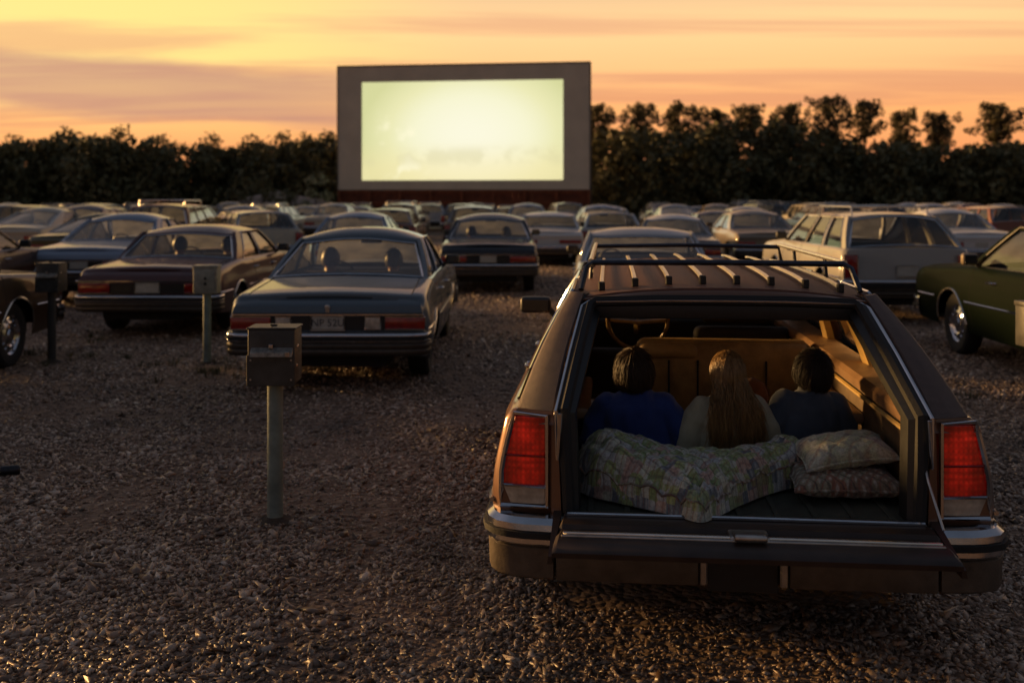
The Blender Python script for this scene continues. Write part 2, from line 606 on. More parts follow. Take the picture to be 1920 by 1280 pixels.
def build_gravel():
    """loose stones and chips of the lot, thick near the camera"""
    pts = []
    def scatter(y0, y1, dens, smin, smax):
        ex = 0.9 if y0 < 9 else 0.0
        n = int(dens * (y1 - y0) * (1.07 * (y0 + y1) / 2 + 2 * ex) * 1.03)
        y = np.sqrt(rng.uniform(y0 * y0, y1 * y1, n))
        x = rng.uniform(-1, 1, n) * (0.535 * y + ex)
        s_ = rng.uniform(smin, smax, n) ** 1.0
        pts.append(np.stack([x, y, s_], 1))
    scatter(3.2, 5.6, 2700, 0.006, 0.020)
    scatter(5.6, 8.5, 1700, 0.007, 0.021)
    scatter(8.5, 13, 620, 0.010, 0.024)
    scatter(13, 20, 230, 0.013, 0.030)
    scatter(20, 32, 70, 0.02, 0.042)
    P = np.concatenate(pts)
    # leave out under the station wagon's middle where nothing shows
    keep = ~((P[:, 0] > 0.25) & (P[:, 0] < 1.75) & (P[:, 1] > 4.6) & (P[:, 1] < 8.8))
    # clumps: bare patches between heaps
    cl = np.array([mnoise.noise(Vector((p[0] * 1.3, p[1] * 1.3, 3.3))) + 0.6 * mnoise.noise(Vector((p[0] * 4, p[1] * 4, 1.3))) for p in P])
    keep &= (cl > -0.25) | (rng.random(len(P)) < 0.45)
    P[:, 2] *= 1.0 * (1 + 0.4 * np.clip(cl, -1, 1))
    big = rng.random(len(P)) < 0.035
    P[big, 2] *= 1.7
    # wheel tracks left by cars driving between the rows
    for cx, sl in ((-0.9, 0.03), (-2.45, 0.03), (-4.6, -0.06), (-6.1, -0.06)):
        dx = np.abs(P[:, 0] - (cx + sl * P[:, 1] + 0.12 * np.sin(P[:, 1] * 0.8)))
        keep &= (dx > 0.17) | (rng.random(len(P)) < 0.42)
    P = P[keep]
    n = len(P)
    oct_v = np.array([(1, 0, 0), (-1, 0, 0), (0, 1, 0), (0, -1, 0), (0, 0, 1), (0, 0, -1)], float)
    # a chip: two triangle rings, top and a keel -> 8 faces
    oct_f = np.array([(0, 2, 4), (2, 1, 4), (1, 3, 4), (3, 0, 4), (2, 0, 5), (1, 2, 5), (3, 1, 5), (0, 3, 5)])
    V = np.repeat(oct_v[None], n, 0)
    V = V * (1 + rng.uniform(-0.35, 0.35, V.shape[:2]))[:, :, None]
    V += rng.uniform(-0.28, 0.28, V.shape)
    V *= np.stack([P[:, 2] * rng.uniform(0.8, 1.9, n), P[:, 2] * rng.uniform(0.6, 1.1, n), P[:, 2] * rng.uniform(0.32, 0.8, n)], 1)[:, None, :]
    a = rng.uniform(0, 2 * np.pi, n)
    tl = rng.normal(0, 0.38, n)
    tx = V[:, :, 0] * np.cos(tl)[:, None] - V[:, :, 2] * np.sin(tl)[:, None]
    tz = V[:, :, 0] * np.sin(tl)[:, None] + V[:, :, 2] * np.cos(tl)[:, None]
    V[:, :, 0], V[:, :, 2] = tx, tz
    x = V[:, :, 0] * np.cos(a)[:, None] - V[:, :, 1] * np.sin(a)[:, None]
    y = V[:, :, 0] * np.sin(a)[:, None] + V[:, :, 1] * np.cos(a)[:, None]
    V[:, :, 0], V[:, :, 1] = x, y
    gz = 0.012 * np.sin(P[:, 0] * 0.9 + 1.3) * np.sin(P[:, 1] * 0.7 + 0.4) + 0.010 * np.sin(P[:, 0] * 2.3 + P[:, 1] * 1.1)
    V += np.stack([P[:, 0], P[:, 1], gz + P[:, 2] * 0.12], 1)[:, None, :]
    F = oct_f[None] + (np.arange(n) * 6)[:, None, None]
    me = bpy.data.meshes.new('gravel')
    me.vertices.add(n * 6)
    me.vertices.foreach_set('co', V.reshape(-1))
    me.loops.add(n * 24)
    me.loops.foreach_set('vertex_index', F.reshape(-1).astype(np.int32))
    me.polygons.add(n * 8)
    me.polygons.foreach_set('loop_start', np.arange(0, n * 24, 3, dtype=np.int32))
    me.update(calc_edges=True)
    at = me.attributes.new('tint', 'FLOAT', 'POINT')
    at.data.foreach_set('value', np.repeat(rng.random(n), 6).astype(np.float32))
    m, t, p, out = new_mat('gravel_chips')
    tint = t.node('ShaderNodeAttribute', {'attribute_name': 'tint'}).outputs['Fac']
    oc = t.node('ShaderNodeTexCoord').outputs['Object']
    c = t.ramp(tint, [(0.0, (0.05, 0.03, 0.018)), (0.25, (0.22, 0.135, 0.085)), (0.5, (0.35, 0.235, 0.16)), (0.72, (0.46, 0.33, 0.24)), (0.9, (0.58, 0.44, 0.33)), (1.0, (0.75, 0.62, 0.50))])
    big = t.noise(oc, 0.55, 5, 0.65)
    c = t.mix(t.node('ShaderNodeMapRange', None, Value=big, From_Min=0.53, From_Max=0.36, To_Max=0.75).outputs[0], c, (0.07, 0.045, 0.03))
    nn = t.noise(oc, 60, 4, 0.7)
    c = t.mix(0.5, c, t.ramp(nn, [(0.3, 0.3), (0.7, 1.2)]), 'MULTIPLY')
    t.l.new(c, p.inputs['Base Color'])
    setp(p, Roughness=0.36)
    o = link('gravel', me, m)
    tag(o, 'loose brown gravel and stone chips covering the drive-in lot', 'gravel', kind='stuff')


def build_weeds():
    r_ = random.Random(4)
    V, F = [], []
    spots = []
    for cx, cy, n, sp in ((-3.4, 11.3, 16, 0.9), (-2.5, 10.9, 14, 0.8), (-5.2, 11.6, 8, 0.5), (3.0, 9.5, 14, 1.2), (-6.5, 13.0, 8, 1.0), (0.2, 15, 10, 1.6)):
        for _ in range(n):
            spots.append((cx + r_.gauss(0, sp), cy + r_.gauss(0, sp * 0.6)))
    for x, y in spots:
        for _ in range(r_.randint(14, 34)):
            a = r_.uniform(0, 6.28)
            rr = r_.uniform(0, 0.09)
            bx, by = x + rr * math.cos(a), y + rr * math.sin(a)
            ln = r_.uniform(0.03, 0.11)
            le = r_.uniform(0.3, 1.3)
            tx, ty, tz = bx + math.cos(a) * ln * le, by + math.sin(a) * ln * le, ln
            w = 0.004
            z = ground_z(bx, by)
            o = len(V)
            V += [(bx - w * math.sin(a), by + w * math.cos(a), z - 0.01), (bx + w * math.sin(a), by - w * math.cos(a), z - 0.01), ((bx + tx) / 2 + w * .8 * math.sin(a), (by + ty) / 2 - w * .8 * math.cos(a), z + tz * .65), ((bx + tx) / 2 - w * .8 * math.sin(a), (by + ty) / 2 + w * .8 * math.cos(a), z + tz * .65), (tx, ty, z + tz * 0.8)]
            F += [(o, o + 1, o + 2, o + 3), (o + 3, o + 2, o + 4)]
    me = bpy.data.meshes.new('weeds')
    me.from_pydata(V, [], F)
    o = link('weeds', me, leaf_mat('weed_blades', (0.035, 0.04, 0.012), (0.11, 0.095, 0.04)))
    tag(o, 'low dark weeds and dry grass tufts growing in the gravel', 'weeds', kind='stuff')


build_ground()
build_gravel()


# ------------------------------------------------------------------ trees
def leaf_mat(name, a, b, rough=0.7):
    m, t, p, out = new_mat(name)
    oc = t.node('ShaderNodeTexCoord').outputs['Object']
    n = t.noise(oc, 1.1, 4, 0.6)
    t.l.new(t.ramp(n, [(0.3, a), (0.7, b)]), p.inputs['Base Color'])
    setp(p, Roughness=rough)
    return m


M['pine_needles'] = leaf_mat('pine_needles', (0.05, 0.046, 0.016), (0.11, 0.082, 0.028))
M['leaves'] = leaf_mat('leaves', (0.06, 0.06, 0.023), (0.14, 0.12, 0.045))
M['wood_leaves'] = leaf_mat('wood_leaves', (0.06, 0.066, 0.025), (0.15, 0.135, 0.055))
M['pale_leaves'] = leaf_mat('pale_leaves', (0.20, 0.20, 0.11), (0.34, 0.34, 0.20))
M['grass'] = leaf_mat('grass', (0.05, 0.055, 0.02), (0.12, 0.11, 0.05))
M['bark'] = plain('bark', (0.035, 0.024, 0.016), 0.9, 0, 0.4, 6, 0.6, 14)


def leaf_cloud(centers, radii, per, size, flat=0.8):
    """rhomb leaves spread through clumps; returns verts (n,4,3)"""
    out = []
    for c, r in zip(centers, radii):
        n = max(6, int(per * r * r))
        d = rng.normal(size=(n, 3))
        d /= np.linalg.norm(d, axis=1)[:, None]
        rad = r * rng.uniform(0.35, 1.0, n) ** 0.6
        p = np.array(c) + d * rad[:, None] * np.array([1, 1, flat])
        a = rng.normal(size=(n, 3))
        a /= np.linalg.norm(a, axis=1)[:, None]
        b = np.cross(a, d + 0.3 * rng.normal(size=(n, 3)))
        b /= np.maximum(np.linalg.norm(b, axis=1)[:, None], 1e-6)
        s_ = size * rng.uniform(0.5, 1.4, n)
        a *= s_[:, None]
        b *= (s_ * rng.uniform(0.35, 0.7, n))[:, None]
        out.append(np.stack([p - a, p - b, p + a, p + b], 1))
    return np.concatenate(out)


def leaf_mesh(name, Q):
    n = len(Q)
    me = bpy.data.meshes.new(name)
    me.vertices.add(n * 4)
    me.vertices.foreach_set('co', Q.reshape(-1))
    me.loops.add(n * 4)
    me.loops.foreach_set('vertex_index', np.arange(n * 4, dtype=np.int32))
    me.polygons.add(n)
    me.polygons.foreach_set('loop_start', np.arange(0, n * 4, 4, dtype=np.int32))
    me.update(calc_edges=True)
    return me


def pine_variant(k):
    """tall pine of the far wood: bare trunk, limbs, ragged round head; unit height 10 m"""
    rs = random.Random(100 + k)
    tr = MB()
    lean = rs.uniform(-0.3, 0.3)
    path = [(lean * (z / 10) ** 2 + 0.05 * math.sin(z), 0.05 * math.cos(z * 1.3), z) for z in np.linspace(-0.3, 9.3, 9)]
    tr.tube(path, [0.20 - 0.017 * i for i in range(9)], 7)
    cs, rd = [], []
    nl = 24 + rs.randint(0, 6)
    for i in range(nl):
        z = 6.5 + 3.1 * (i / nl) + rs.uniform(-0.2, 0.2)
        a = i * 2.4 + rs.uniform(-0.4, 0.4)
        head = math.sin(math.pi * min(1, max(0.06, (z - 5.9) / 4.2))) ** 0.6
        ln = (0.5 + 1.6 * rs.random()) * head
        x0 = lean * (z / 10) ** 2
        e = (x0 + math.cos(a) * ln, math.sin(a) * ln, z + 0.35 * ln)
        md = (x0 + math.cos(a) * ln * 0.5, math.sin(a) * ln * 0.5, z + 0.08 * ln)
        tr.tube([(x0, 0, z), md, e], [0.05, 0.035, 0.012], 4)
        cs.append(e)
        rd.append(rs.uniform(0.40, 0.66))
        cs.append((md[0], md[1], md[2] + 0.15))
        rd.append(rs.uniform(0.30, 0.5))
        if rs.random() < 0.6:
            cs.append((e[0] + rs.uniform(-.4, .4), e[1] + rs.uniform(-.4, .4), e[2] + rs.uniform(0.1, .5)))
            rd.append(rs.uniform(0.2, 0.4))
    cs.append((lean, 0, 9.7))
    rd.append(0.5)
    return tr.mesh('trunk'), leaf_mesh('crown', leaf_cloud(cs, rd, 250, 0.13, 0.8))


def broad_variant(k):
    """round-headed broadleaf of the far wood, unit height 8 m"""
    rs = random.Random(300 + k)
    tr = MB()
    path = [(0.1 * math.sin(z * 0.8 + k), 0.1 * math.cos(z * 0.7), z) for z in np.linspace(-0.3, 6.0, 7)]
    tr.tube(path, [0.22 - 0.024 * i for i in range(7)], 7)
    cs, rd = [], []
    for i in range(26):
        a = i * 2.399
        u = (i + 0.5) / 26
        z = 1.6 + 5.7 * u + rs.uniform(-0.3, 0.3)
        prof = math.sin(math.pi * (0.12 + 0.86 * u)) ** 0.7
        ln = (1.2 + 0.9 * rs.random()) * prof
        e = (math.cos(a) * ln, math.sin(a) * ln, z)
        if i % 2 == 0:
            tr.tube([(0, 0, z - 0.9), (e[0] * .5, e[1] * .5, z - 0.5), e], [0.07, 0.045, 0.015], 4)
        cs.append(e)
        rd.append(rs.uniform(0.65, 1.05))
    cs.append((0.1, 0, 7.3))
    rd.append(0.6)
    return tr.mesh('trunk'), leaf_mesh('crown', leaf_cloud(cs, rd, 62, 0.17, 0.85))


PINES = [pine_variant(k) for k in range(5)]
BROADS = [broad_variant(k) for k in range(5)]
pine_n = [0]


def plant_tree(px, ytop, Y, kind, label, group, rz=None, wide=1.0, mat=None):
    X = (px - 960) / FPX * Y
    h = H + (373 - ytop) / FPX * Y
    k = pine_n[0]
    pine_n[0] += 1
    tm, cm = (PINES if kind == 'pine' else BROADS)[k % 5]
    base = 10.1 if kind == 'pine' else 8.0
    root = empty('pine_tree' if kind == 'pine' else 'broadleaf_tree', (X, Y, 0), rz if rz is not None else k * 1.7)
    s_ = h / base
    root.scale = (s_ * wide, s_ * wide, s_)
    link('trunk', tm, M['bark'], root)
    link('crown', cm, M['pine_needles'] if kind == 'pine' else M['leaves'], root)
    tag(root, label, 'tree', group)


def build_wood(name, x0, x1, y0, y1, label, topf):
    """dark mass of the wood behind the lot"""
    cs, rd = [], []
    x = x0
    r_ = random.Random(int(x0 * 10) + 5)
    while x < x1:
        Y = r_.uniform(y0, y1)
        px = 960 + x / Y * FPX
        top = H + (373 - topf(px)) / FPX * Y
        top *= r_.uniform(0.88, 1.0)
        w = r_.uniform(1.5, 2.5)
        nz = 8
        for i in range(nz):
            u = (i + 0.5) / nz
            z = top * u * 0.98
            ww = w * (1 - 0.65 * u ** 3)
            for j in range(3):
                cs.append((x + r_.uniform(-ww, ww), Y + r_.uniform(-1.6, 1.6), z))
                rd.append(r_.uniform(0.9, 1.3) * (1 - 0.45 * u ** 2))
        x += r_.uniform(0.38, 0.78)
    o = link(name, leaf_mesh(name, leaf_cloud(cs, rd, 62, 0.27, 1.0)), M['wood_leaves'])
    tag(o, label, 'wood', kind='stuff')


def build_far_wood():
    def ltop(px):
        return np.interp(px, [-400, 0, 60, 130, 220, 300, 360, 400, 440, 520, 600, 640, 760], [262, 262, 252, 250, 250, 262, 268, 258, 268, 262, 258, 255, 250])
    def rtop(px):
        return np.interp(px, [900, 1100, 1170, 1250, 1350, 1420, 1500, 1560, 1620, 1700, 1800, 1920, 2400], [240, 232, 240, 236, 222, 215, 222, 245, 262, 262, 265, 262, 255])
    build_wood('woodland', -68, -9.0, 85, 100, 'dark mass of woodland behind the lot left of the screen', ltop)
    build_wood('woodland', 4.0, 66, 84, 100, 'dark mass of woodland behind the lot right of the screen', rtop)


build_far_wood()
g_l = 'trees standing out of the wood on the left'
for px, yt, lab in [(30, 247, 'broad dark tree at the far left end of the treeline'), (125, 236, 'round-headed tree standing up above the left wood'),
                    (222, 234, 'tallest rounded tree of the left wood, above the rack-topped wagon'), (300, 246, 'low round tree just right of the tallest left tree'),
                    (400, 243, 'rounded tree halfway between the left edge and the screen'), (470, 247, 'small pointed tree right of the middle of the left wood'),
                    (528, 243, 'bushy tree third from the screen on its left'), (575, 246, 'low bushy tree second from the screen on its left'), (615, 238, 'dark tree touching the left edge of the screen')]:
    plant_tree(px, yt, 90 + (px % 7) * 0.9, 'broad', lab, g_l)
g_r = 'pines standing out of the wood on the right'
for px, yt, lab, w in [(1125, 197, 'pine touching the right edge of the screen', 1.0), (1200, 195, 'pine second from the right edge of the screen', 1.0), (1272, 192, 'open-headed pine third from the right edge of the screen', 1.05),
                    (1338, 201, 'low ragged pine left of the middle of the right wood', 0.9), (1408, 195, 'flat-topped pine in the middle of the right wood', 1.0), (1478, 195, 'pine just left of the tallest pine', 0.9),
                    (1556, 179, 'tallest pine, with a dense round head above the right wood', 1.0), (1622, 186, 'tall pine with a bare trunk right of the tallest pine', 0.95), (1688, 205, 'slim pine second right of the tallest pine', 0.85),
                    (1757, 210, 'broad low pine between the slim pine and the right edge', 1.0), (1868, 194, 'big round-headed pine near the right edge of the picture', 1.35)]:
    plant_tree(px, yt, 91 + (px % 5) * 1.2, 'pine', lab, g_r, None, w * 0.9)


def build_bank():
    """pale sandy bank with shrubs left of the screen"""
    mb = MB()
    rows = []
    for j in range(9):
        v = j / 8
        row = []
        for i in range(31):
            u = i / 30
            x = -25 + 13.5 * u
            hgt = 2.6 * math.sin(math.pi * min(1, u * 0.95 + 0.05)) ** 0.6 * (0.55 + 0.45 * (1 - abs(u - 0.35)))
            z = hgt * math.sin(math.pi * v * 0.6) + 0.22 * mnoise.noise(Vector((x * 0.9, v * 4, 1)))
            row.append((x, 79.5 + 5 * v, max(-0.3, z - 0.15)))
        rows.append(row)
    mb.grid(rows)
    m = plain('sandy_earth', (0.30, 0.235, 0.19), 0.9, 0, 0.5, 0.9, 0.8, 3.0)
    b = mb.build('bank', m, None, True, 180)
    tag(b, kind='structure')
    spec = [(598, 326, 79, 1.5, 'pale_leaves', 'pale leafy shrub beside the left edge of the screen'), (490, 328, 79.5, 1.3, 'leaves', 'dark shrub on top of the sandy bank'),
            (540, 352, 78.2, 1.0, 'wood_leaves', 'low dark shrub in the middle of the sandy bank'), (448, 352, 78, 1.2, 'grass', 'olive shrub at the left foot of the sandy bank'),
            (1135, 372, 80, 0.9, 'grass', 'dry olive shrub beside the right foot of the screen')]
    for px, py, Y, r, mt, lab in spec:
        X = (px - 960) / FPX * Y
        zt = H + (373 - py) / FPX * Y
        z0 = 0.0
        root = empty('shrub', (X, Y, z0))
        cs = [(random.uniform(-r, r) * 0.8, random.uniform(-r, r) * .6, random.uniform(0.2, max(0.5, zt - 0.4))) for _ in range(12)]
        st = MB()
        for c in cs[:6]:
            st.tube([(0, 0, -0.1), (c[0] * .4, c[1] * .4, c[2] * .6), c], [0.04, 0.025, 0.01], 4)
        st.build('stem', 'bark', root)
        link('foliage', leaf_mesh('foliage', leaf_cloud(cs, [0.6] * 12, 190, 0.12)), M[mt], root)
        tag(root, lab, 'shrub', 'shrubs beside the screen')


build_bank()
build_weeds()


# ------------------------------------------------------------------ the screen
def build_screen():
    A = Vector((-13.97, 81.4, 0))
    B = Vector((6.05, 78.7, 0))
    ctr = (A + B) / 2
    d = B - A
    W = d.length
    root = empty('movie_screen', ctr, math.atan2(d.y, d.x))
    tag(root, 'big white drive-in movie screen, lit, standing on a red-brown board base', 'screen')
    z0, z1 = 2.56, 12.42
    face = plain('screen_paint', (0.72, 0.61, 0.46), 0.8, 0, 0.10, 0.5)
    mb = MB()
    mb.box(-W / 2, W / 2, 0, 0.35, z0, z1, 0.03, 1)
    mb.build('panel', face, root)
    mb = MB()
    for sgn in (-1, 1):
        mb.box(sgn * (W / 2 + 0.04) - 0.05, sgn * (W / 2 + 0.04) + 0.05, -0.06, 0.4, z0 - 0.02, z1 + 0.06, 0.01, 1)
    mb.box(-W / 2 - .03, W / 2 + .03, -0.06, 0.4, z1 + 0.003, z1 + 0.1, 0.01, 1)
    mb.build('edge_trim', plain('screen_edge', (0.12, 0.10, 0.08), 0.7), root)
    # the projected picture
    x0, x1 = -W / 2 + 0.098 * W, -W / 2 + 0.897 * W
    zb, zt = z0 + 0.078 * (z1 - z0), z0 + 0.872 * (z1 - z0)
    mb = MB()
    mb.grid([[(x0 + (x1 - x0) * i / 8, -0.012, zb + (zt - zb) * j / 4) for i in range(9)] for j in range(5)])
    pm = bpy.data.materials.new('projected_picture')
    pm.use_nodes = True
    t = NT(pm.node_tree)
    t.n.clear()
    out = t.node('ShaderNodeOutputMaterial')
    oc = t.node('ShaderNodeTexCoord').outputs['Generated']
    sp = t.node('ShaderNodeSeparateXYZ', None, Vector=oc)
    u, _, v = sp.outputs
    # overexposed film frame: white sky in the middle, yellow-green left and top, cream ground
    n = t.noise(t.node('ShaderNodeMapping', None, Vector=oc, Scale=(9, 1, 5)).outputs[0], 1.0, 5, 0.6)
    du = t.math('SUBTRACT', u, 0.55)
    dv = t.math('SUBTRACT', v, 0.45)
    r2 = t.math('ADD', t.math('MULTIPLY', t.math('MULTIPLY', du, du), 3.2), t.math('MULTIPLY', t.math('MULTIPLY', dv, dv), 1.6))
    col = t.ramp(r2, [(0.0, (0.74, 0.72, 0.56)), (0.25, (0.71, 0.695, 0.49)), (0.55, (0.64, 0.625, 0.36)), (1.0, (0.52, 0.525, 0.26))])
    low = t.node('ShaderNodeMapRange', {'interpolation_type': 'SMOOTHSTEP'}, Value=v, From_Min=0.45, From_Max=0.05).outputs[0]
    col = t.mix(t.math('MULTIPLY', low, 0.55), col, (0.72, 0.62, 0.33))
    fig = t.math('MULTIPLY', t.node('ShaderNodeMapRange', {'interpolation_type': 'SMOOTHSTEP'}, Value=n, From_Min=0.5, From_Max=0.64).outputs[0],
                 t.node('ShaderNodeMapRange', {'interpolation_type': 'SMOOTHSTEP'}, Value=t.math('ABSOLUTE', t.math('SUBTRACT', u, 0.20)), From_Min=0.17, From_Max=0.04).outputs[0])
    fig = t.math('MULTIPLY', fig, t.node('ShaderNodeMapRange', {'interpolation_type': 'SMOOTHSTEP'}, Value=v, From_Min=0.8, From_Max=0.5).outputs[0])
    col = t.mix(t.math('MULTIPLY', fig, 0.7), col, (0.78, 0.74, 0.53))
    hz = t.math('MULTIPLY', t.node('ShaderNodeMapRange', {'interpolation_type': 'SMOOTHSTEP'}, Value=n, From_Min=0.42, From_Max=0.6).outputs[0],
                t.node('ShaderNodeMapRange', {'interpolation_type': 'SMOOTHSTEP'}, Value=t.math('ABSOLUTE', t.math('SUBTRACT', v, 0.24)), From_Min=0.14, From_Max=0.02).outputs[0])
    col = t.mix(t.math('MULTIPLY', hz, 0.45), col, (0.54, 0.50, 0.29))
    em = t.node('ShaderNodeEmission', None, Color=col, Strength=1.0)
    t.l.new(em.outputs[0], out.inputs[0])
    mb.build('projected_picture', pm, root, False)
    # board base: posts, rails and upright boards
    red = plain('red_boards', (0.15, 0.040, 0.016), 0.85, 0, 0.45, 1.6, 0.4, 9)
    redp = plain('red_posts', (0.20, 0.055, 0.02), 0.8, 0, 0.35, 1.6)
    bw = W / 40
    for i in range(40):
        mb = MB()
        mb.box(-W / 2 + i * bw + 0.003, -W / 2 + (i + 1) * bw - 0.003, 0.10 + (i % 3) * 0.006, 0.14 + (i % 3) * 0.006, -0.05, 2.57, 0, 1)
        mb.build('board', red, root, False)
    for i in range(9):
        x = -W / 2 + 0.1 + (W - 0.2) * i / 8
        mb = MB()
        mb.box(x - 0.11, x + 0.11, -0.11, 0.085, -0.1, z0 - 0.004, 0.01, 1)
        mb.build('post', redp, root, False)
        mb = MB()
        mb.tube([(x, 0.355, z1 - 2.5), (x, 4.6, -0.05)], 0.09, 6)
        mb.build('brace', 'dull_chrome', root)
    for z in (0.55, 1.45, 2.3):
        mb = MB()
        mb.box(-W / 2 + 0.03, W / 2 - 0.03, 0.022, 0.098, z, z + 0.2, 0, 1)
        mb.build('rail', redp, root, False)


build_screen()


# ------------------------------------------------------------------ speaker posts
def speaker_post(X, Y, rz, post_m, box_m, label, variant=0, dark=False):
    root = empty('speaker_post', (X, Y, ground_z(X, Y)), rz)
    tag(root, label, 'speaker post', 'drive-in speaker posts between the cars')
    mb = MB()
    mb.lathe([(0.050, -0.25), (0.050, 0.012), (0.047, 0.03), (0.045, 0.2), (0.0445, 0.82), (0.0, 0.82)], 20, 'z')
    mb.build('post', post_m, root)
    mb = MB()
    n = 14
    mb.grid([[((0.05 + 0.09 * k / 3) * math.cos(2 * math.pi * i / n) * (1 + 0.15 * math.sin(i * 2.1)), (0.05 + 0.09 * k / 3) * math.sin(2 * math.pi * i / n), 0.035 * (1 - k / 3) ** 1.5 - 0.006) for i in range(n)] for k in range(4)], True)
    mb.build('earth_collar', plain('collar_earth', (0.05, 0.036, 0.026), 0.95, 0, 0.4, 20, 0.8, 60), root)
    w, d, z0, z1 = 0.135, 0.095, 0.80, 1.115
    mb = MB()
    mb.box(-w, w, -d, d, z0, z1, 0.012, 2)
    mb.build('speaker_box', box_m, root)
    if variant == 0:
        mb = MB()
        mb.box(-w - 0.006, w + 0.006, -d - 0.006, d + 0.006, z1 - 0.004, z1 + 0.008, 0.004, 1)
        lid = mb.build('lid', box_m, root)
        mb = MB()
        mb.box(-0.025, 0.015, -0.02, 0.0, z1 + 0.008, z1 + 0.018, 0.003, 1)
        mb.lathe([(0.0, 0.012), (0.006, 0.012), (0.007, 0.008)], 8, 'z', (-0.005, -0.055, z1))
        mb.build('catch', 'black_plastic', lid)
        # front ledge the speaker hangs on
        mb = MB()
        mb.hexa([(-w + 0.022, -d, 0.985), (w - 0.012, -d, 0.985), (w - 0.012, -d - 0.038, 0.962), (-w + 0.022, -d - 0.038, 0.962),
                 (-w + 0.022, -d, 1.01), (w - 0.012, -d, 1.01), (w - 0.012, -d - 0.034, 0.985), (-w + 0.022, -d - 0.034, 0.985)])
        led = mb.build('ledge', M['worn_metal'], root)
        mb = MB()
        mb.box(-0.012, 0.012, -d - 0.02, -d - 0.0005, 1.008, 1.03, 0.003, 1)
        mb.box(w - 0.05, w - 0.025, -d - 0.042, -d - 0.034, 0.962, 0.992, 0.003, 1)
        mb.build('clip', 'dull_chrome', led)
        mb = MB()
        mb.box(-w - 0.004, w + 0.002, -d - 0.012, -d - 0.0005, z0 - 0.006, 0.968, 0.003, 1)
        mb.build('front_cover', box_m, root)
        mb = MB()
        mb.box(w + 0.0005, w + 0.014, -d + 0.02, -d + 0.035, 1.01, 1.025, 0.003, 1)
        mb.box(w + 0.0005, w + 0.008, -d + 0.02, -d + 0.03, 0.90, 0.915, 0.003, 1)
        mb.build('hinge_pin', 'bright_trim', root)
        mb = MB()
        for zz in (0.83, 0.94):
            for xx in (-w + 0.02, w - 0.02):
                mb.lathe([(0.0, -0.016), (0.005, -0.015), (0.006, -0.012)], 8, 'y', (xx, -d, zz))
        mb.build('screw', 'dull_chrome', root)
    else:
        mb = MB()
        mb.box(-w - 0.005, w + 0.005, -d - 0.005, d + 0.005, z1 - 0.03, z1 + 0.006, 0.006, 2)
        mb.build('lid', box_m, root)
        for zz in (0.975, 0.915):
            mb = MB()
            mb.lathe([(0.0, -0.02), (0.012, -0.02), (0.015, -0.016), (0.016, 0.0)], 12, 'y', (0.0, -d, zz))
            mb.build('knob', 'black_plastic', root)
        mb = MB()
        mb.box(w - 0.035, w - 0.012, -d - 0.006, -d - 0.0005, 0.83, 1.07, 0.002, 1)
        mb.build('edge_strip', M['worn_metal'], root)
    return root


M['post_paint'] = plain('post_paint', (0.17, 0.22, 0.20), 0.6, 0, 0.35, 7, 0.35, 45)
M['post_dark'] = plain('post_dark', (0.03, 0.03, 0.028), 0.7, 0, 0.35, 7, 0.35, 45)
M['box_dark'] = plain('box_dark', (0.055, 0.055, 0.05), 0.5, 0.3, 0.4, 8, 0.15, 50)
M['box_pale'] = plain('box_pale', (0.30, 0.30, 0.25), 0.55, 0.2, 0.35, 9, 0.2, 50)
M['worn_metal'] = plain('worn_metal', (0.26, 0.25, 0.22), 0.45, 0.6, 0.5, 30, 0.4, 90)
speaker_post(-1.365, 5.84, 0, M['post_paint'], M['box_dark'], 'nearest speaker post, dark metal box on a pale green pole in the gravel', 0)
speaker_post(-3.46, 11.5, R(4), M['post_paint'], M['box_pale'], 'pale speaker post with two knobs beside the maroon sedan', 1)
speaker_post(-5.2, 11.45, R(-6), M['post_dark'], M['box_dark'], 'black speaker post at the left by the brown car', 0)
speaker_post(3.755, 7.2, R(3), M['post_dark'], M['box_dark'], 'dark speaker post cut by the right edge of the picture', 1)


# ------------------------------------------------------------------ cars
def lerp(a, b, t):
    return a + (b - a) * t


SEDAN = dict(L=5.35, W=1.95, sill=0.27, wr=0.335, yr=1.12, yf=4.12, arch=0.385,
             prof=[(0.2, 0.925), (0.33, 0.955), (0.48, 0.985), (0.62, 1.0), (0.75, 0.985), (0.88, 0.955), (1.02, 0.925)],
             zt=[(0.0, 0.86), (0.12, 0.895), (0.35, 0.925), (1.3, 0.985), (3.6, 0.985), (3.75, 0.975), (5.0, 0.90), (5.35, 0.84)],
             rear=[(0.2, 0.16), (0.36, 0.11), (0.58, 0.085), (0.745, 0.09), (0.76, 0.05), (0.795, 0.053), (0.835, 0.075), (0.865, 0.115), (0.89, 0.17)],
             front=[(0.2, -0.14), (0.5, -0.06), (0.75, -0.04), (1.0, -0.12)],
             cab=(1.28, 3.72, 2.05, 3.02), zr=1.365, xr=0.665, crown=0.115, drop=0.065, cdeck=0.035,
             pillars=[(0.0, 0.14, 0.0, 0.20), (0.50, 0.535, 0.52, 0.57), (0.955, 1.0, 0.93, 1.0)],
             kind='sedan', detail=2, rear_hw=None)


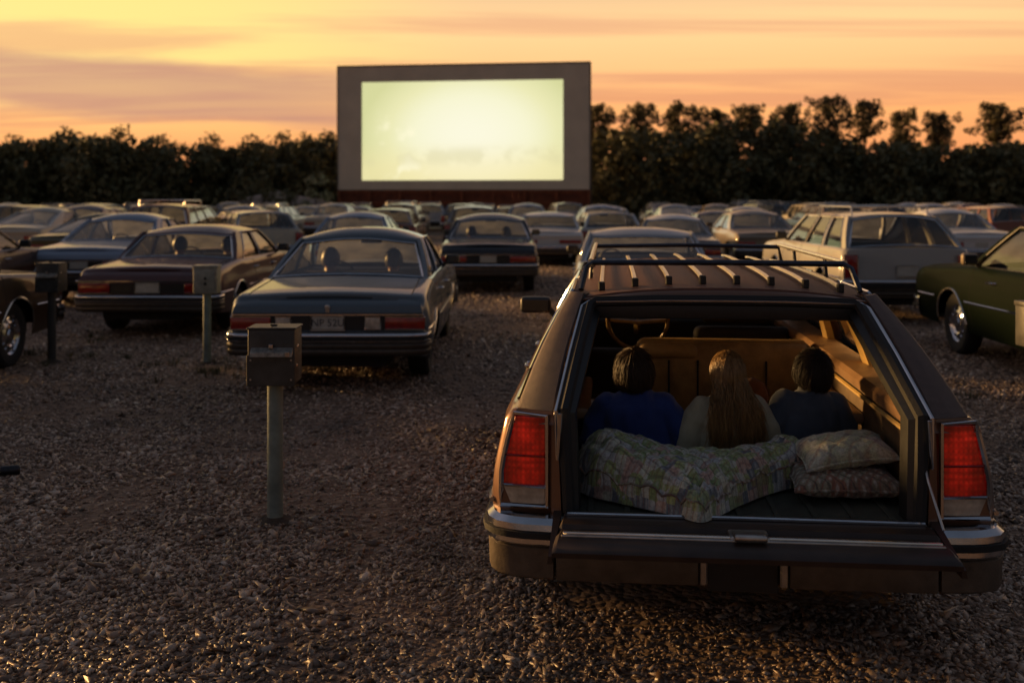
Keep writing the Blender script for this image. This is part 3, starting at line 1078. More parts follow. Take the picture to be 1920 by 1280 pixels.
def make_car(name, spec, paint_m, roof_m=None, open_rear=None, glass='glass'):
    S_ = dict(SEDAN)
    S_.update(spec)
    S = S_
    L, W = S['L'], S['W']
    det = S['detail']
    hw = W / 2
    pz, pv = zip(*S['prof'])
    tz_y, tz_z = zip(*S['zt'])
    rz_, ry_ = zip(*S['rear'])
    fz_, fy_ = zip(*S['front'])
    root = empty(name)

    def plan(y):
        e = min(y - 0.04, L - 0.04 - y)
        f = 1 - 0.05 * max(0.0, 1 - max(e, 0) / 0.32) ** 2
        return f

    def PX(y, z):
        return float(np.interp(z, pz, pv)) * hw * plan(y)

    def ZT(y):
        return float(np.interp(y, tz_y, tz_z))

    wz = S['wr']
    Ra = S['arch']

    def ZB(y):
        z = S['sill']
        if y < S['yr'] - Ra:
            z = lerp(0.34, S['sill'] + 0.02, max(0, y) / max(0.1, S['yr'] - Ra))
        if y > S['yf'] + Ra:
            z = lerp(S['sill'] + 0.02, 0.33, (y - S['yf'] - Ra) / max(0.1, L - S['yf'] - Ra))
        for ya in (S['yr'], S['yf']):
            dy = y - ya
            if abs(dy) < Ra - 1e-6:
                z = max(z, wz + math.sqrt(Ra * Ra - dy * dy) * (0.98 if ya == S['yf'] else 0.93))
        return z

    ys = {0.0, 0.05, 0.12, 0.22, L - 0.2, L - 0.1, L - 0.04, L}
    nth = 13 if det >= 2 else 9
    for ya in (S['yr'], S['yf']):
        for k in range(nth):
            ys.add(round(ya + Ra * math.cos(math.pi * k / (nth - 1)), 4))
        ys.add(ya - Ra - 0.02)
        ys.add(ya + Ra + 0.02)
    c0, c1, c2, c3 = S['cab']
    ys |= {c0, c0 + 0.03, c3 - 0.03 if False else c1, c1 - 0.03}
    ys |= set(np.round(np.linspace(0.35, L - 0.35, 14 if det >= 2 else 8), 4))
    ys = sorted(ys)
    K = 9 if det >= 2 else 6
    SS = [1.0, 0.8, 0.5, 0.25, 0.0]

    def section(y):
        zb_, zt_ = ZB(y), ZT(y)
        pts = []
        for k in range(K + 1):
            z = lerp(zb_, zt_ - 0.045, k / K)
            pts.append([PX(y, z), y, z])
        xt = PX(y, zt_)
        for dx, dz in ((0.006, -0.025), (0.022, -0.008), (0.055, 0.0)):
            pts.append([xt - dx, y, zt_ + dz])
        xi = pts[-1][0]
        for s_ in SS[1:]:
            pts.append([xi * s_, y, zt_ + S['cdeck'] * (1 - s_ * s_)])
        if y <= 0.0:
            for p in pts:
                p[1] = float(np.interp(p[2], rz_, ry_)) + 0.04
        elif y < 0.2:
            for p in pts:
                r_ = float(np.interp(p[2], rz_, ry_))
                b_ = min(r_ + 0.04, 0.19)
                p[1] = b_ + (0.2 - b_) * (y / 0.2)
        if y >= L - 0.2:
            k_ = (y - (L - 0.2)) / 0.2
            for p in pts:
                p[1] += float(np.interp(p[2], fz_, fy_)) * k_
        return [tuple(p) for p in pts]

    secs = [section(y) for y in ys]
    n = len(secs[0])
    ish = K + 3
    mb = MB()
    V = [p for s_ in secs for p in s_]
    F = []
    for i in range(len(ys) - 1):
        ym = (ys[i] + ys[i + 1]) / 2
        for j in range(n - 1):
            if j >= ish and c0 - 0.001 < ym < c1 + 0.001:
                continue
            if open_rear and j >= ish and ym < c0:
                continue
            F.append((i * n + j, (i + 1) * n + j, (i + 1) * n + j + 1, i * n + j + 1))
    mb.add(V, F)
    # end caps
    for sec in (secs[0], secs[-1]):
        rows = []
        for i in range(ish + 1):
            p = sec[i]
            if i < ish:
                rows.append([(p[0] * s_, p[1], p[2]) for s_ in SS])
            else:
                rows.append([sec[ish]] + [sec[ish + 1 + k] for k in range(4)])
        if open_rear and sec is secs[0]:
            ohw, oz = open_rear
            r2 = [[(max(ohw, p[0]) if True else 0, p[1], p[2]) if k == 0 else (lerp(max(ohw, rows[i][0][0]), ohw, k / 4), p[1], p[2]) for k, p in enumerate(rows[i])] for i in range(len(rows))]
            r2 = [r for r in r2 if r[0][2] >= oz - 0.12]
            mb.grid(r2)
        else:
            mb.grid(rows)
    mb.mirror()
    body = mb.build('body', paint_m, root, True, 40)
    # greenhouse -------------------------------------------------
    zr, xr = S['zr'], S['xr']
    ysb = np.linspace(c0, c1, 5)

    def belt(u):
        y = lerp(c0, c1, u)
        return y, ZT(y) - 0.004, PX(y, ZT(y)) - 0.045

    def SP(ub, ut, t, sd, off=0.0):
        yb, zb_, xb = belt(ub)
        yt = lerp(c2, c3, ut)
        x = lerp(xb, xr, t) + 0.018 * math.sin(math.pi * t) - off
        return (sd * x, lerp(yb, yt, t), lerp(zb_, zr, t))

    nv = 4
    for sd in (-1, 1):
        for (b0, b1, t0, t1) in S['pillars']:
            mb = MB()
            rows = []
            for off in (0.0, 0.045):
                rows.append([[SP(lerp(b0, b1, k), lerp(t0, t1, k), t / nv, sd, off) for k in (0, 0.5, 1)] for t in range(nv + 1)])
            mb.grid(rows[0])
            mb.grid(rows[1])
            mb.grid([[r[0] for r in rows[0]], [r[0] for r in rows[1]]])
            mb.grid([[r[-1] for r in rows[0]], [r[-1] for r in rows[1]]])
            mb.build('pillar', paint_m, root)

    def roof_pt(s_, v, dz=0.0):
        y = lerp(c2 - 0.02, c3 + 0.02, v)
        z = zr + S['crown'] * (1 - abs(s_) ** 2.4) - 0.028 * abs(2 * v - 1) ** 5 + dz
        z -= S.get('drop', 0.0) * (1 - abs(s_) ** 4) * max(0.0, 1 - v / 0.45) ** 2
        return (xr * s_ * 1.005, y - (0.02 * (1 - s_ * s_) if v == 0 else 0), z)

    mb = MB()
    nr = 10 if det >= 2 else 6
    ss = np.linspace(-1, 1, 15 if det >= 2 else 9)
    top = [[(xr * -1.012, roof_pt(-1, v / nr)[1], zr - 0.03)] + [roof_pt(s_, v / nr) for s_ in ss] + [(xr * 1.012, roof_pt(1, v / nr)[1], zr - 0.03)] for v in range(nr + 1)]
    mb.grid(top)
    # rolled front and rear edges
    for v in (0, nr):
        e = top[v]
        dy = -0.012 if v == 0 else 0.012
        mb.grid([e, [(p[0], p[1] + dy, p[2] - 0.03) for p in e]])
    mb.build('roof', roof_m or paint_m, root, True, 50)
    mb = MB()
    mb.grid([[roof_pt(s_ * 0.985, v / nr, -0.035) for s_ in ss] for v in range(nr + 1)])
    mb.build('headliner', S.get('headliner', 'seat_dark'), root, True, 180)

    # glass
    def screen_grid(rear, ins=0.05, off=0.0, ns=12, nt=5, t0=0.0, t1=1.0):
        g = []
        for j in range(nt + 1):
            t = lerp(t0, t1, j / nt)
            row = []
            for i in range(ns + 1):
                s_ = -1 + 2 * i / ns
                yb = c0 if rear else c1
                zb_ = ZT(yb) + S['cdeck'] * (1 - s_ * s_) * (0 if (rear and open_rear) else 1)
                xb = (PX(yb, ZT(yb)) - 0.045 - ins)
                yt, zt_ = roof_pt(s_, 0 if rear else 1)[1:]
                zt_ -= 0.025
                bow = 0.06 * (1 - s_ * s_) * (1 if rear else -1)
                row.append((lerp(xb, xr - ins, t) * s_, lerp(yb - bow * 0.8, yt - bow * 0.2, t) + (off if rear else -off), lerp(zb_, zt_, t)))
            g.append(row)
        return g

    def perim(g):
        return g[0] + [r[-1] for r in g[1:]] + list(reversed(g[-1][:-1])) + [r[0] for r in reversed(g[1:-1])]

    mb = MB()
    mb.grid(screen_grid(False))
    wsn = mb.build('windscreen', S.get('front_glass', 'dusty_glass'), root, True, 180)
    if not open_rear:
        mb = MB()
        g = screen_grid(True, 0.055, 0.0, 12, 5, 0.02, 0.97)
        mb.grid(g)
        rw = mb.build('rear_window', glass, root, True, 180)
        mb = MB()
        mb.tube([Vector(p) + Vector((0, -0.004, 0.004)) for p in perim(g)], 0.013, 6, True)
        mb.build('window_trim', 'chrome' if S.get('bright', True) else 'black_plastic', rw)
        # painted frame between pillar and glass
        mb = MB()
        go = screen_grid(True, -0.004, 0.006, 12, 5, -0.02, 1.0)
        po, pi = perim(go), perim(g)
        mb.grid([po + [po[0]], pi + [pi[0]]])
        mb.build('window_frame', paint_m, root, True, 40)
    ps = S['pillars']
    for sd in (-1, 1):
        for a, b in zip(ps[:-1], ps[1:]):
            mb = MB()
            mb.grid([[SP(lerp(a[1], b[0], k / 4), lerp(a[3], b[2], k / 4), t / nv, sd, 0.02) for k in range(5)] for t in range(nv + 1)])
            w_ = mb.build('side_window', glass, root, True, 180)
            if det >= 2:
                mb = MB()
                path = [SP(a[1], a[3], t / nv, sd, -0.003) for t in range(nv + 1)] + [SP(b[0], b[2], 1 - t / nv, sd, -0.003) for t in range(nv + 1)]
                mb.tube(path, 0.010, 5, True)
                mb.build('window_trim', 'chrome' if S.get('bright', True) else 'black_plastic', w_)
    # underside, wells
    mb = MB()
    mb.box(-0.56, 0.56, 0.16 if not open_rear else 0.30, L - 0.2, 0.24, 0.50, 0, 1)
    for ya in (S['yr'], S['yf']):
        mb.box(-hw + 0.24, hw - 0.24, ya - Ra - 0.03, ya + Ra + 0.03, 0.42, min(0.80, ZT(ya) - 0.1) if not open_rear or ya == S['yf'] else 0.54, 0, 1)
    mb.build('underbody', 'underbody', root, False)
    if not open_rear:
        mb = MB()
        mb.box(-hw + 0.16, hw - 0.16, c0 - 0.25, c1 + 0.1, 0.48, 0.52, 0, 1)
        mb.box(-hw + 0.14, -hw + 0.17, c0, c1, 0.5, ZT(2.0) - 0.03, 0, 1)
        mb.box(hw - 0.17, hw - 0.14, c0, c1, 0.5, ZT(2.0) - 0.03, 0, 1)
        if S['kind'] != 'wagon':
            mb.box(-hw + 0.13, hw - 0.13, c0 - 0.05, c0 + 0.5, ZT(c0) - 0.10, ZT(c0) - 0.025, 0.01, 1)
        mb.box(-hw + 0.13, hw - 0.13, c1 - 0.42, c1 + 0.02, 0.72, ZT(c1) - 0.02, 0.04, 2)
        mb.build('cabin_trim', 'interior_dark', root)
    # wheels
    wm = S.get('_wheel')
    if wm is None:
        mt = MB()
        r = S['wr']
        mt.lathe([(r * 0.60, -0.085), (r * 0.72, -0.105), (r * 0.9, -0.105), (r * 0.975, -0.085), (r, -0.05), (r, 0.05), (r * 0.975, 0.085), (r * 0.9, 0.105), (r * 0.72, 0.105), (r * 0.60, 0.085)], 28 if det >= 2 else 18)
        mr = MB()
        mr.lathe([(r * 0.62, 0.088), (r * 0.615, 0.075), (r * 0.55, 0.055), (r * 0.50, 0.060), (r * 0.36, 0.082), (r * 0.30, 0.070), (r * 0.2, 0.078), (r * 0.17, 0.095), (0.0, 0.098)], 28 if det >= 2 else 18)
        mr.lathe([(r * 0.62, -0.088), (r * 0.5, -0.05), (0.0, -0.05)], 18)
        if det >= 2:
            for k in range(12):
                a = 2 * math.pi * k / 12
                mr.box(0.058, 0.076, r * 0.37, r * 0.5, -0.008, 0.008, 0.003, 1, Matrix.Rotation(a, 4, 'X'))
        wm = (mt.mesh('tyre'), mr.mesh('rim'))
    tx = hw * 0.925 - 0.105
    for sd in (-1, 1):
        for ya in (S['yr'], S['yf']):
            w_ = empty('wheel', (sd * tx, ya, S['wr']), math.pi if sd < 0 else 0)
            w_.parent = root
            link('tyre', wm[0], M['rubber'], w_)
            link('rim', wm[1], M['dull_chrome'] if det < 2 else M['chrome'], w_)
    # bumpers
    def bumper(nm, y0, sgn, z0, z1, mat, ext=0.30, gap=0.0):
        m_ = MB()
        hb = hw * 0.985
        path = []
        xs = np.linspace(-hb + 0.12, hb - 0.12, 11)
        plan_p = [(-hb, ext)] + [(-hb, 0.13)] + [(-hb + 0.04, 0.05)] + [(x, 0.0 + 0.03 * (abs(x) / hb) ** 4) for x in xs] + [(hb - 0.04, 0.05)] + [(hb, 0.13)] + [(hb, ext)]
        if sgn > 0:
            pth = [(x, y0 + y) for x, y in plan_p]
        else:
            pth = [(x, y0 - y) for x, y in reversed(plan_p)]
        zm = (z0 + z1) / 2
        prof = [(-0.07, z0), (0.0, z0), (0.018, z0 + 0.02), (0.02, zm - 0.02), (0.012, zm), (0.022, zm + 0.015), (0.022, z1 - 0.015), (0.012, z1), (-0.07, z1)]
        m_.sweep(prof, pth)
        bo = m_.build(nm, mat, root, True, 40)
        if det >= 2 and 'valance' not in nm:
            m_ = MB()
            m_.sweep([(0.019, zm - 0.016), (0.032, zm - 0.012), (0.032, zm + 0.008), (0.019, zm + 0.012)], pth)
            m_.build('rubber_strip', 'rubber', bo)
        return bo
    if not open_rear:
        bz = S.get('bump', (0.37, 0.575))
        bumper('rear_bumper', 0.0, 1, bz[0] + 0.115, bz[1], 'chrome')
        bumper('bumper_valance', 0.022, 1, bz[0] - 0.01, bz[0] + 0.112, 'valance', 0.28)
    bumper('front_bumper', L, -1, 0.36, 0.55, 'chrome')
    # tail lamps, plate
    def tail_y(z):
        return float(np.interp(z, rz_, ry_)) + 0.04
    for (x0, x1, z0, z1, mt_) in S.get('lamps', []):
        for sd in (-1, 1):
            yy = min(tail_y(z0), tail_y(z1)) - 0.004
            a, b = sorted((sd * x0, sd * x1))
            mb = MB()
            mb.box(a, b, yy - 0.022, yy + 0.03, z0, z1, 0.008, 2)
            lo = mb.build('taillight' if 'red' in mt_ else 'reversing_light', mt_, root)
            if det >= 2:
                mb = MB()
                mb.tube([(a - .004, yy - 0.012, z0 - .004), (b + .004, yy - 0.012, z0 - .004), (b + .004, yy - 0.012, z1 + .004), (a - .004, yy - 0.012, z1 + .004)], 0.008, 6, True)
                mb.build('lamp_surround', 'chrome', lo)
    if S.get('plate'):
        px_, z0, z1 = S['plate']
        yy = min(tail_y(z0), tail_y(z1)) - 0.006
        mb = MB()
        mb.box(px_ - 0.155, px_ + 0.155, yy - 0.012, yy + 0.02, z0, z1, 0.004, 1)
        po = mb.build('license_plate', 'plate_white', root)
        if det >= 2:
            mb = MB()
            mb.tube([(px_ - .165, yy - 0.008, z0 - .008), (px_ + .165, yy - 0.008, z0 - .008), (px_ + .165, yy - 0.008, z1 + .008), (px_ - .165, yy - 0.008, z1 + .008)], 0.009, 6, True)
            mb.build('plate_frame', 'dull_chrome', po)
            if S.get('plate_text'):
                text_on(S['plate_text'], (px_, yy - 0.0145, (z0 + z1) / 2), (z1 - z0) * 0.8, po, 'plate_ink')
    if S.get('tail_panel'):
        x0, z0, z1 = S['tail_panel']
        yy = min(tail_y(z0), tail_y(z1)) - 0.001
        mb = MB()
        mb.box(-x0, x0, yy - 0.004, yy + 0.03, z0, z1, 0.006, 1)
        mb.build('tail_panel', S.get('tail_panel_mat', 'black_plastic'), root)
        mb = MB()
        mb.tube([(-x0 - 0.02, yy - 0.02, z1 + 0.012), (0, yy - 0.024, z1 + 0.012), (x0 + 0.02, yy - 0.02, z1 + 0.012)], 0.012, 6)
        mb.build('trim_strip', 'chrome', root)
    # front end
    mb = MB()
    fy = L - 0.02
    mb.box(-0.42, 0.42, fy - 0.06, fy + 0.012, 0.58, 0.76, 0.015, 1)
    mb.build('grille', 'dull_chrome', root)
    for sd in (-1, 1):
        mb = MB()
        a, b = sorted((sd * 0.46, sd * (hw - 0.1)))
        mb.box(a, b, fy - 0.08, fy + 0.01, 0.59, 0.75, 0.02, 2)
        mb.build('headlight', 'clear_lens', root)
    # lids
    if S['kind'] == 'sedan' and det >= 1:
        mb = MB()
        y0, y1 = 0.245, c0 - 0.06
        rows = []
        for j in range(9):
            y = lerp(y0, y1, j / 8)
            xi = PX(y, ZT(y)) - 0.13
            rows.append([(xi * s_, y, ZT(y) + S['cdeck'] * (1 - (xi * s_ / (PX(y, ZT(y)) - .055)) ** 2) + 0.003 * min(1, j / 1.5) + (0.003 if abs(s_) < 0.05 and j else 0)) for s_ in np.linspace(-1, 1, 13)])
        mb.grid(rows)
        pr = rows[0] + [r[-1] for r in rows[1:]] + list(reversed(rows[-1][:-1])) + [r[0] for r in reversed(rows[1:-1])]
        lid = mb.build('trunk_lid', paint_m, root, True, 50)
        if det >= 2:
            mb = MB()
            for e_ in (0, -1):
                mb.tube([(r[e_][0], r[e_][1], r[e_][2] + 0.001) for r in rows], 0.005, 4)
            mb.build('lid_gap', 'rubber', lid)
    if det >= 1:
        mb = MB()
        y0, y1 = c1 + 0.12, L - 0.22
        rows = []
        for j in range(9):
            y = lerp(y0, y1, j / 8)
            xi = PX(y, ZT(y)) - 0.11
            rows.append([(xi * s_, y, ZT(y) + S['cdeck'] * (1 - (xi * s_ / (PX(y, ZT(y)) - .055)) ** 2) + 0.006 + 0.012 * (abs(s_) < 0.05)) for s_ in np.linspace(-1, 1, 13)])
        mb.grid(rows)
        pr = rows[0] + [r[-1] for r in rows[1:]] + list(reversed(rows[-1][:-1])) + [r[0] for r in reversed(rows[1:-1])]
        mb.grid([pr + [pr[0]], [(p[0], p[1], p[2] - 0.016) for p in pr + [pr[0]]]])
        mb.build('hood', paint_m, root, True, 50)
    # mirrors, handles, side trim
    if det >= 1:
        for sd in ((-1, 1) if S.get('mirrors', 2) == 2 else (-1,)):
            ym = c1 - 0.30
            x = PX(ym, ZT(ym)) - 0.02
            zm = ZT(ym) + 0.06
            mw = S.get('mirror_w', 0.20)
            mb = MB()
            a, b = sorted((sd * (x + 0.02), sd * (x + mw)))
            mb.box(a, b, ym, ym + 0.09, zm - 0.045, zm + 0.075, 0.03, 3)
            mo = mb.build('side_mirror', S.get('mirror_mat', 'black_plastic'), root)
            mb = MB()
            mb.tube([(sd * (x - 0.01), ym + 0.05, ZT(ym) - 0.01), (sd * (x + 0.05), ym + 0.05, zm)], 0.022, 6)
            mb.build('mirror_arm', 'black_plastic', mo)
            mb = MB()
            mb.box(a + 0.02, b - 0.02, ym - 0.004, ym + 0.004, zm - 0.028, zm + 0.06, 0.003, 1)
            mb.build('mirror_glass', 'dark_mirror', mo)
    if det >= 2:
        for sd in (-1, 1):
            for yh in S.get('handles', (2.0, 3.0)):
                z = 0.84
                x = PX(yh, z)
                mb = MB()
                mb.tube([(sd * (x - 0.005), yh - 0.08, z), (sd * (x + 0.035), yh - 0.065, z), (sd * (x + 0.04), yh + 0.06, z), (sd * (x - 0.005), yh + 0.085, z)], 0.012, 6)
                mb.build('door_handle', 'chrome', root)
            mb = MB()
            zz = 0.60
            segs = [[y for y in np.linspace(0.18, S['yr'] - Ra - 0.03, 6)], [y for y in np.linspace(S['yr'] + Ra + 0.03, S['yf'] - Ra - 0.03, 12)], [y for y in np.linspace(S['yf'] + Ra + 0.03, L - 0.25, 6)]]
            for sg in segs:
                mb.tube([(sd * (PX(y, zz) + 0.004), y, zz) for y in sg], 0.011, 5)
            mb.build('side_trim', 'chrome', root)
            for ya in (S['yr'], S['yf']):
                mb = MB()
                mb.tube([(sd * (PX(ya + Ra * math.cos(a), ZB(ya + Ra * 0.999 * math.cos(a))) + 0.003), ya + Ra * 0.998 * math.cos(a), ZB(ya + Ra * 0.998 * math.cos(a))) for a in np.linspace(0.05, math.pi - 0.05, 15)], 0.011, 5)
                mb.build('wheel_arch_trim', 'bright_trim', root)
            # door shut lines: fine dark gaps
            for yd in S.get('doors', (1.95, 2.95, 3.85)):
                mb = MB()
                zs = np.linspace(ZB(yd) + 0.04, ZT(yd) - 0.03, 9)
                mb.tube([(sd * (PX(yd, z) - 0.002), yd, z) for z in zs], 0.0055, 4)
                mb.build('door_gap', 'rubber', root)
    # seats
    if det >= 1 and not open_rear:
        for y_, nm in ((c1 - 1.15, 'front_seat'), (c0 + 0.55, 'rear_seat')):
            mb = MB()
            mb.box(-hw + 0.2, hw - 0.2, y_ - 0.10, y_ + 0.06, 0.5, 0.985 if nm == 'front_seat' else 0.93, 0.05, 3)
            mb.box(-hw + 0.2, hw - 0.2, y_, y_ + 0.55, 0.48, 0.66, 0.05, 3)
            so = mb.build(nm, 'seat_dark', root)
            if S.get('headrests') and nm == 'front_seat':
                for xx in (-0.38, 0.38):
                    mb = MB()
                    mb.box(xx - 0.13, xx + 0.13, y_ - 0.1, y_ - 0.01, 1.0, 1.13, 0.035, 3)
                    mb.build('headrest', 'seat_dark', so)
        mb = MB()
        ring = [(-0.4 + 0.19 * math.cos(a), c1 - 0.62 - 0.07 * math.sin(a), 0.90 + 0.175 * math.sin(a)) for a in np.linspace(0, 2 * math.pi, 21)[:-1]]
        mb.tube(ring, 0.013, 6, True)
        mb.tube([(-0.59, c1 - 0.61, 0.9), (-0.4, c1 - 0.57, 0.89), (-0.21, c1 - 0.61, 0.9)], 0.014, 6)
        mb.tube([(-0.4, c1 - 0.57, 0.89), (-0.4, c1 - 0.3, 0.82)], 0.02, 6)
        mb.build('steering_wheel', 'black_plastic', root)
        mb = MB()
        ry = c3 + 0.10
        mb.box(-0.13, 0.13, ry - 0.02, ry + 0.02, 1.295, 1.36, 0.015, 2)
        mb.tube([(0, ry + 0.02, 1.335), (0, ry + 0.05, 1.42)], 0.012, 6)
        mb.build('rear_view_mirror', 'black_plastic', root)
    if S.get('emblem'):
        mb = MB()
        yy = tail_y(0.80) - 0.012
        mb.lathe([(0.0, -0.01), (0.02, -0.008), (0.026, 0.0), (0.022, 0.012)], 14, 'y', (0, yy, 0.815))
        mb.box(-0.018, 0.018, yy - 0.006, yy + 0.008, 0.765, 0.80, 0.004, 1)
        mb.build('trunk_emblem', 'dull_chrome', root)
    if S.get('rack'):
        roof_rack(root, S, lerp(c2, c3, 0.06), lerp(c2, c3, 0.8), xr - 0.10, zr + S['crown'] * 0.6)
    return root, S


def roof_rack(root, S, y0, y1, x, z):
    mb = MB()
    mb.tube([(-x, y0, z - .04), (-x, y0 + 0.03, z + 0.09), (-x, y1 - 0.03, z + 0.09), (-x, y1, z - .04)], 0.014, 6)
    mb.tube([(x, y0, z - .04), (x, y0 + 0.03, z + 0.09), (x, y1 - 0.03, z + 0.09), (x, y1, z - .04)], 0.014, 6)
    for y in (y0 + 0.03, y1 - 0.03):
        mb.tube([(-x, y, z + 0.09), (0, y, z + 0.10), (x, y, z + 0.09)], 0.014, 6)
    mb.build('roof_rack', 'bright_trim', root)


def text_on(s, loc, size, parent, mat):
    cu = bpy.data.curves.new('lettering', 'FONT')
    cu.body = s
    cu.size = size
    cu.align_x = 'CENTER'
    cu.align_y = 'CENTER'
    cu.extrude = 0.0012
    o = bpy.data.objects.new('lettering_src', cu)
    COL.objects.link(o)
    dg = bpy.context.evaluated_depsgraph_get()
    me = bpy.data.meshes.new_from_object(o.evaluated_get(dg))
    bpy.data.objects.remove(o)
    me.materials.clear()
    r = link('lettering', me, mat, parent)
    r.location = loc
    r.rotation_euler = (R(90), 0, 0)
    return r


M['valance'] = plain('valance', (0.06, 0.05, 0.04), 0.4, 0.4, 0.3, 9)
M['dark_mirror'] = plain('dark_mirror', (0.10, 0.11, 0.12), 0.12, 1.0, 0.1, 10)

WAGON = dict(kind='wagon', drop=0.0, cab=(0.22, 3.78, 0.72, 3.10), zr=1.40, xr=0.685, crown=0.065,
             zt=[(0.0, 0.965), (0.3, 0.985), (3.7, 0.985), (3.85, 0.975), (5.0, 0.91), (5.35, 0.85)],
             rear=[(0.2, 0.14), (0.36, 0.10), (0.58, 0.085), (0.97, 0.13), (1.1, 0.17)],
             pillars=[(0.0, 0.055, 0.0, 0.075), (0.31, 0.345, 0.28, 0.325), (0.60, 0.63, 0.60, 0.635), (0.965, 1.0, 0.95, 1.0)],
             lamps=[(0.74, 0.93, 0.60, 0.90, 'red_lens')], plate=(0, 0.62, 0.75), handles=(2.05, 3.1), doors=(1.4, 2.45, 3.6))


# ------------------------------------------------------------------ the open station wagon
WAG_X, WAG_Y, WAG_YAW = 0.905, 3.95, -5.5
M['wagon_paint'] = paint('wagon_brown', (0.15, 0.072, 0.040), 0.4, 0.4, 0.8, 0.14)
M['roof_vinyl'] = plain('roof_vinyl', (0.125, 0.062, 0.045), 0.6, 0, 0.2, 12, 0.4, 300, Specular_IOR_Level=0.25)
M['grain_vinyl'] = plain('grain_vinyl', (0.085, 0.052, 0.042), 0.5, 0.1, 0.22, 30, 0.5, 420)
M['rack_dark'] = plain('rack_dark', (0.055, 0.06, 0.075), 0.3, 0.85, 0.3, 20)
M['slat_metal'] = plain('slat_metal', (0.60, 0.53, 0.40), 0.3, 0.9, 0.2, 20)
M['wheel_rim'] = plain('wheel_rim', (0.26, 0.17, 0.07), 0.25, 0.1, 0.2, 20)
M['lining'] = plain('lining', (0.14, 0.085, 0.04), 0.6, 0, 0.3, 10, 0.2, 200)
M['cargo_mat'] = plain('cargo_mat', (0.035, 0.036, 0.024), 0.85, 0, 0.5, 6, 0.5, 160)
M['bumper_body'] = plain('bumper_body', (0.11, 0.085, 0.062), 0.5, 0.3, 0.35, 9, 0.2, 70)
M['gate_inner'] = plain('gate_inner', (0.035, 0.022, 0.016), 0.42, 0.2, 0.35, 9)


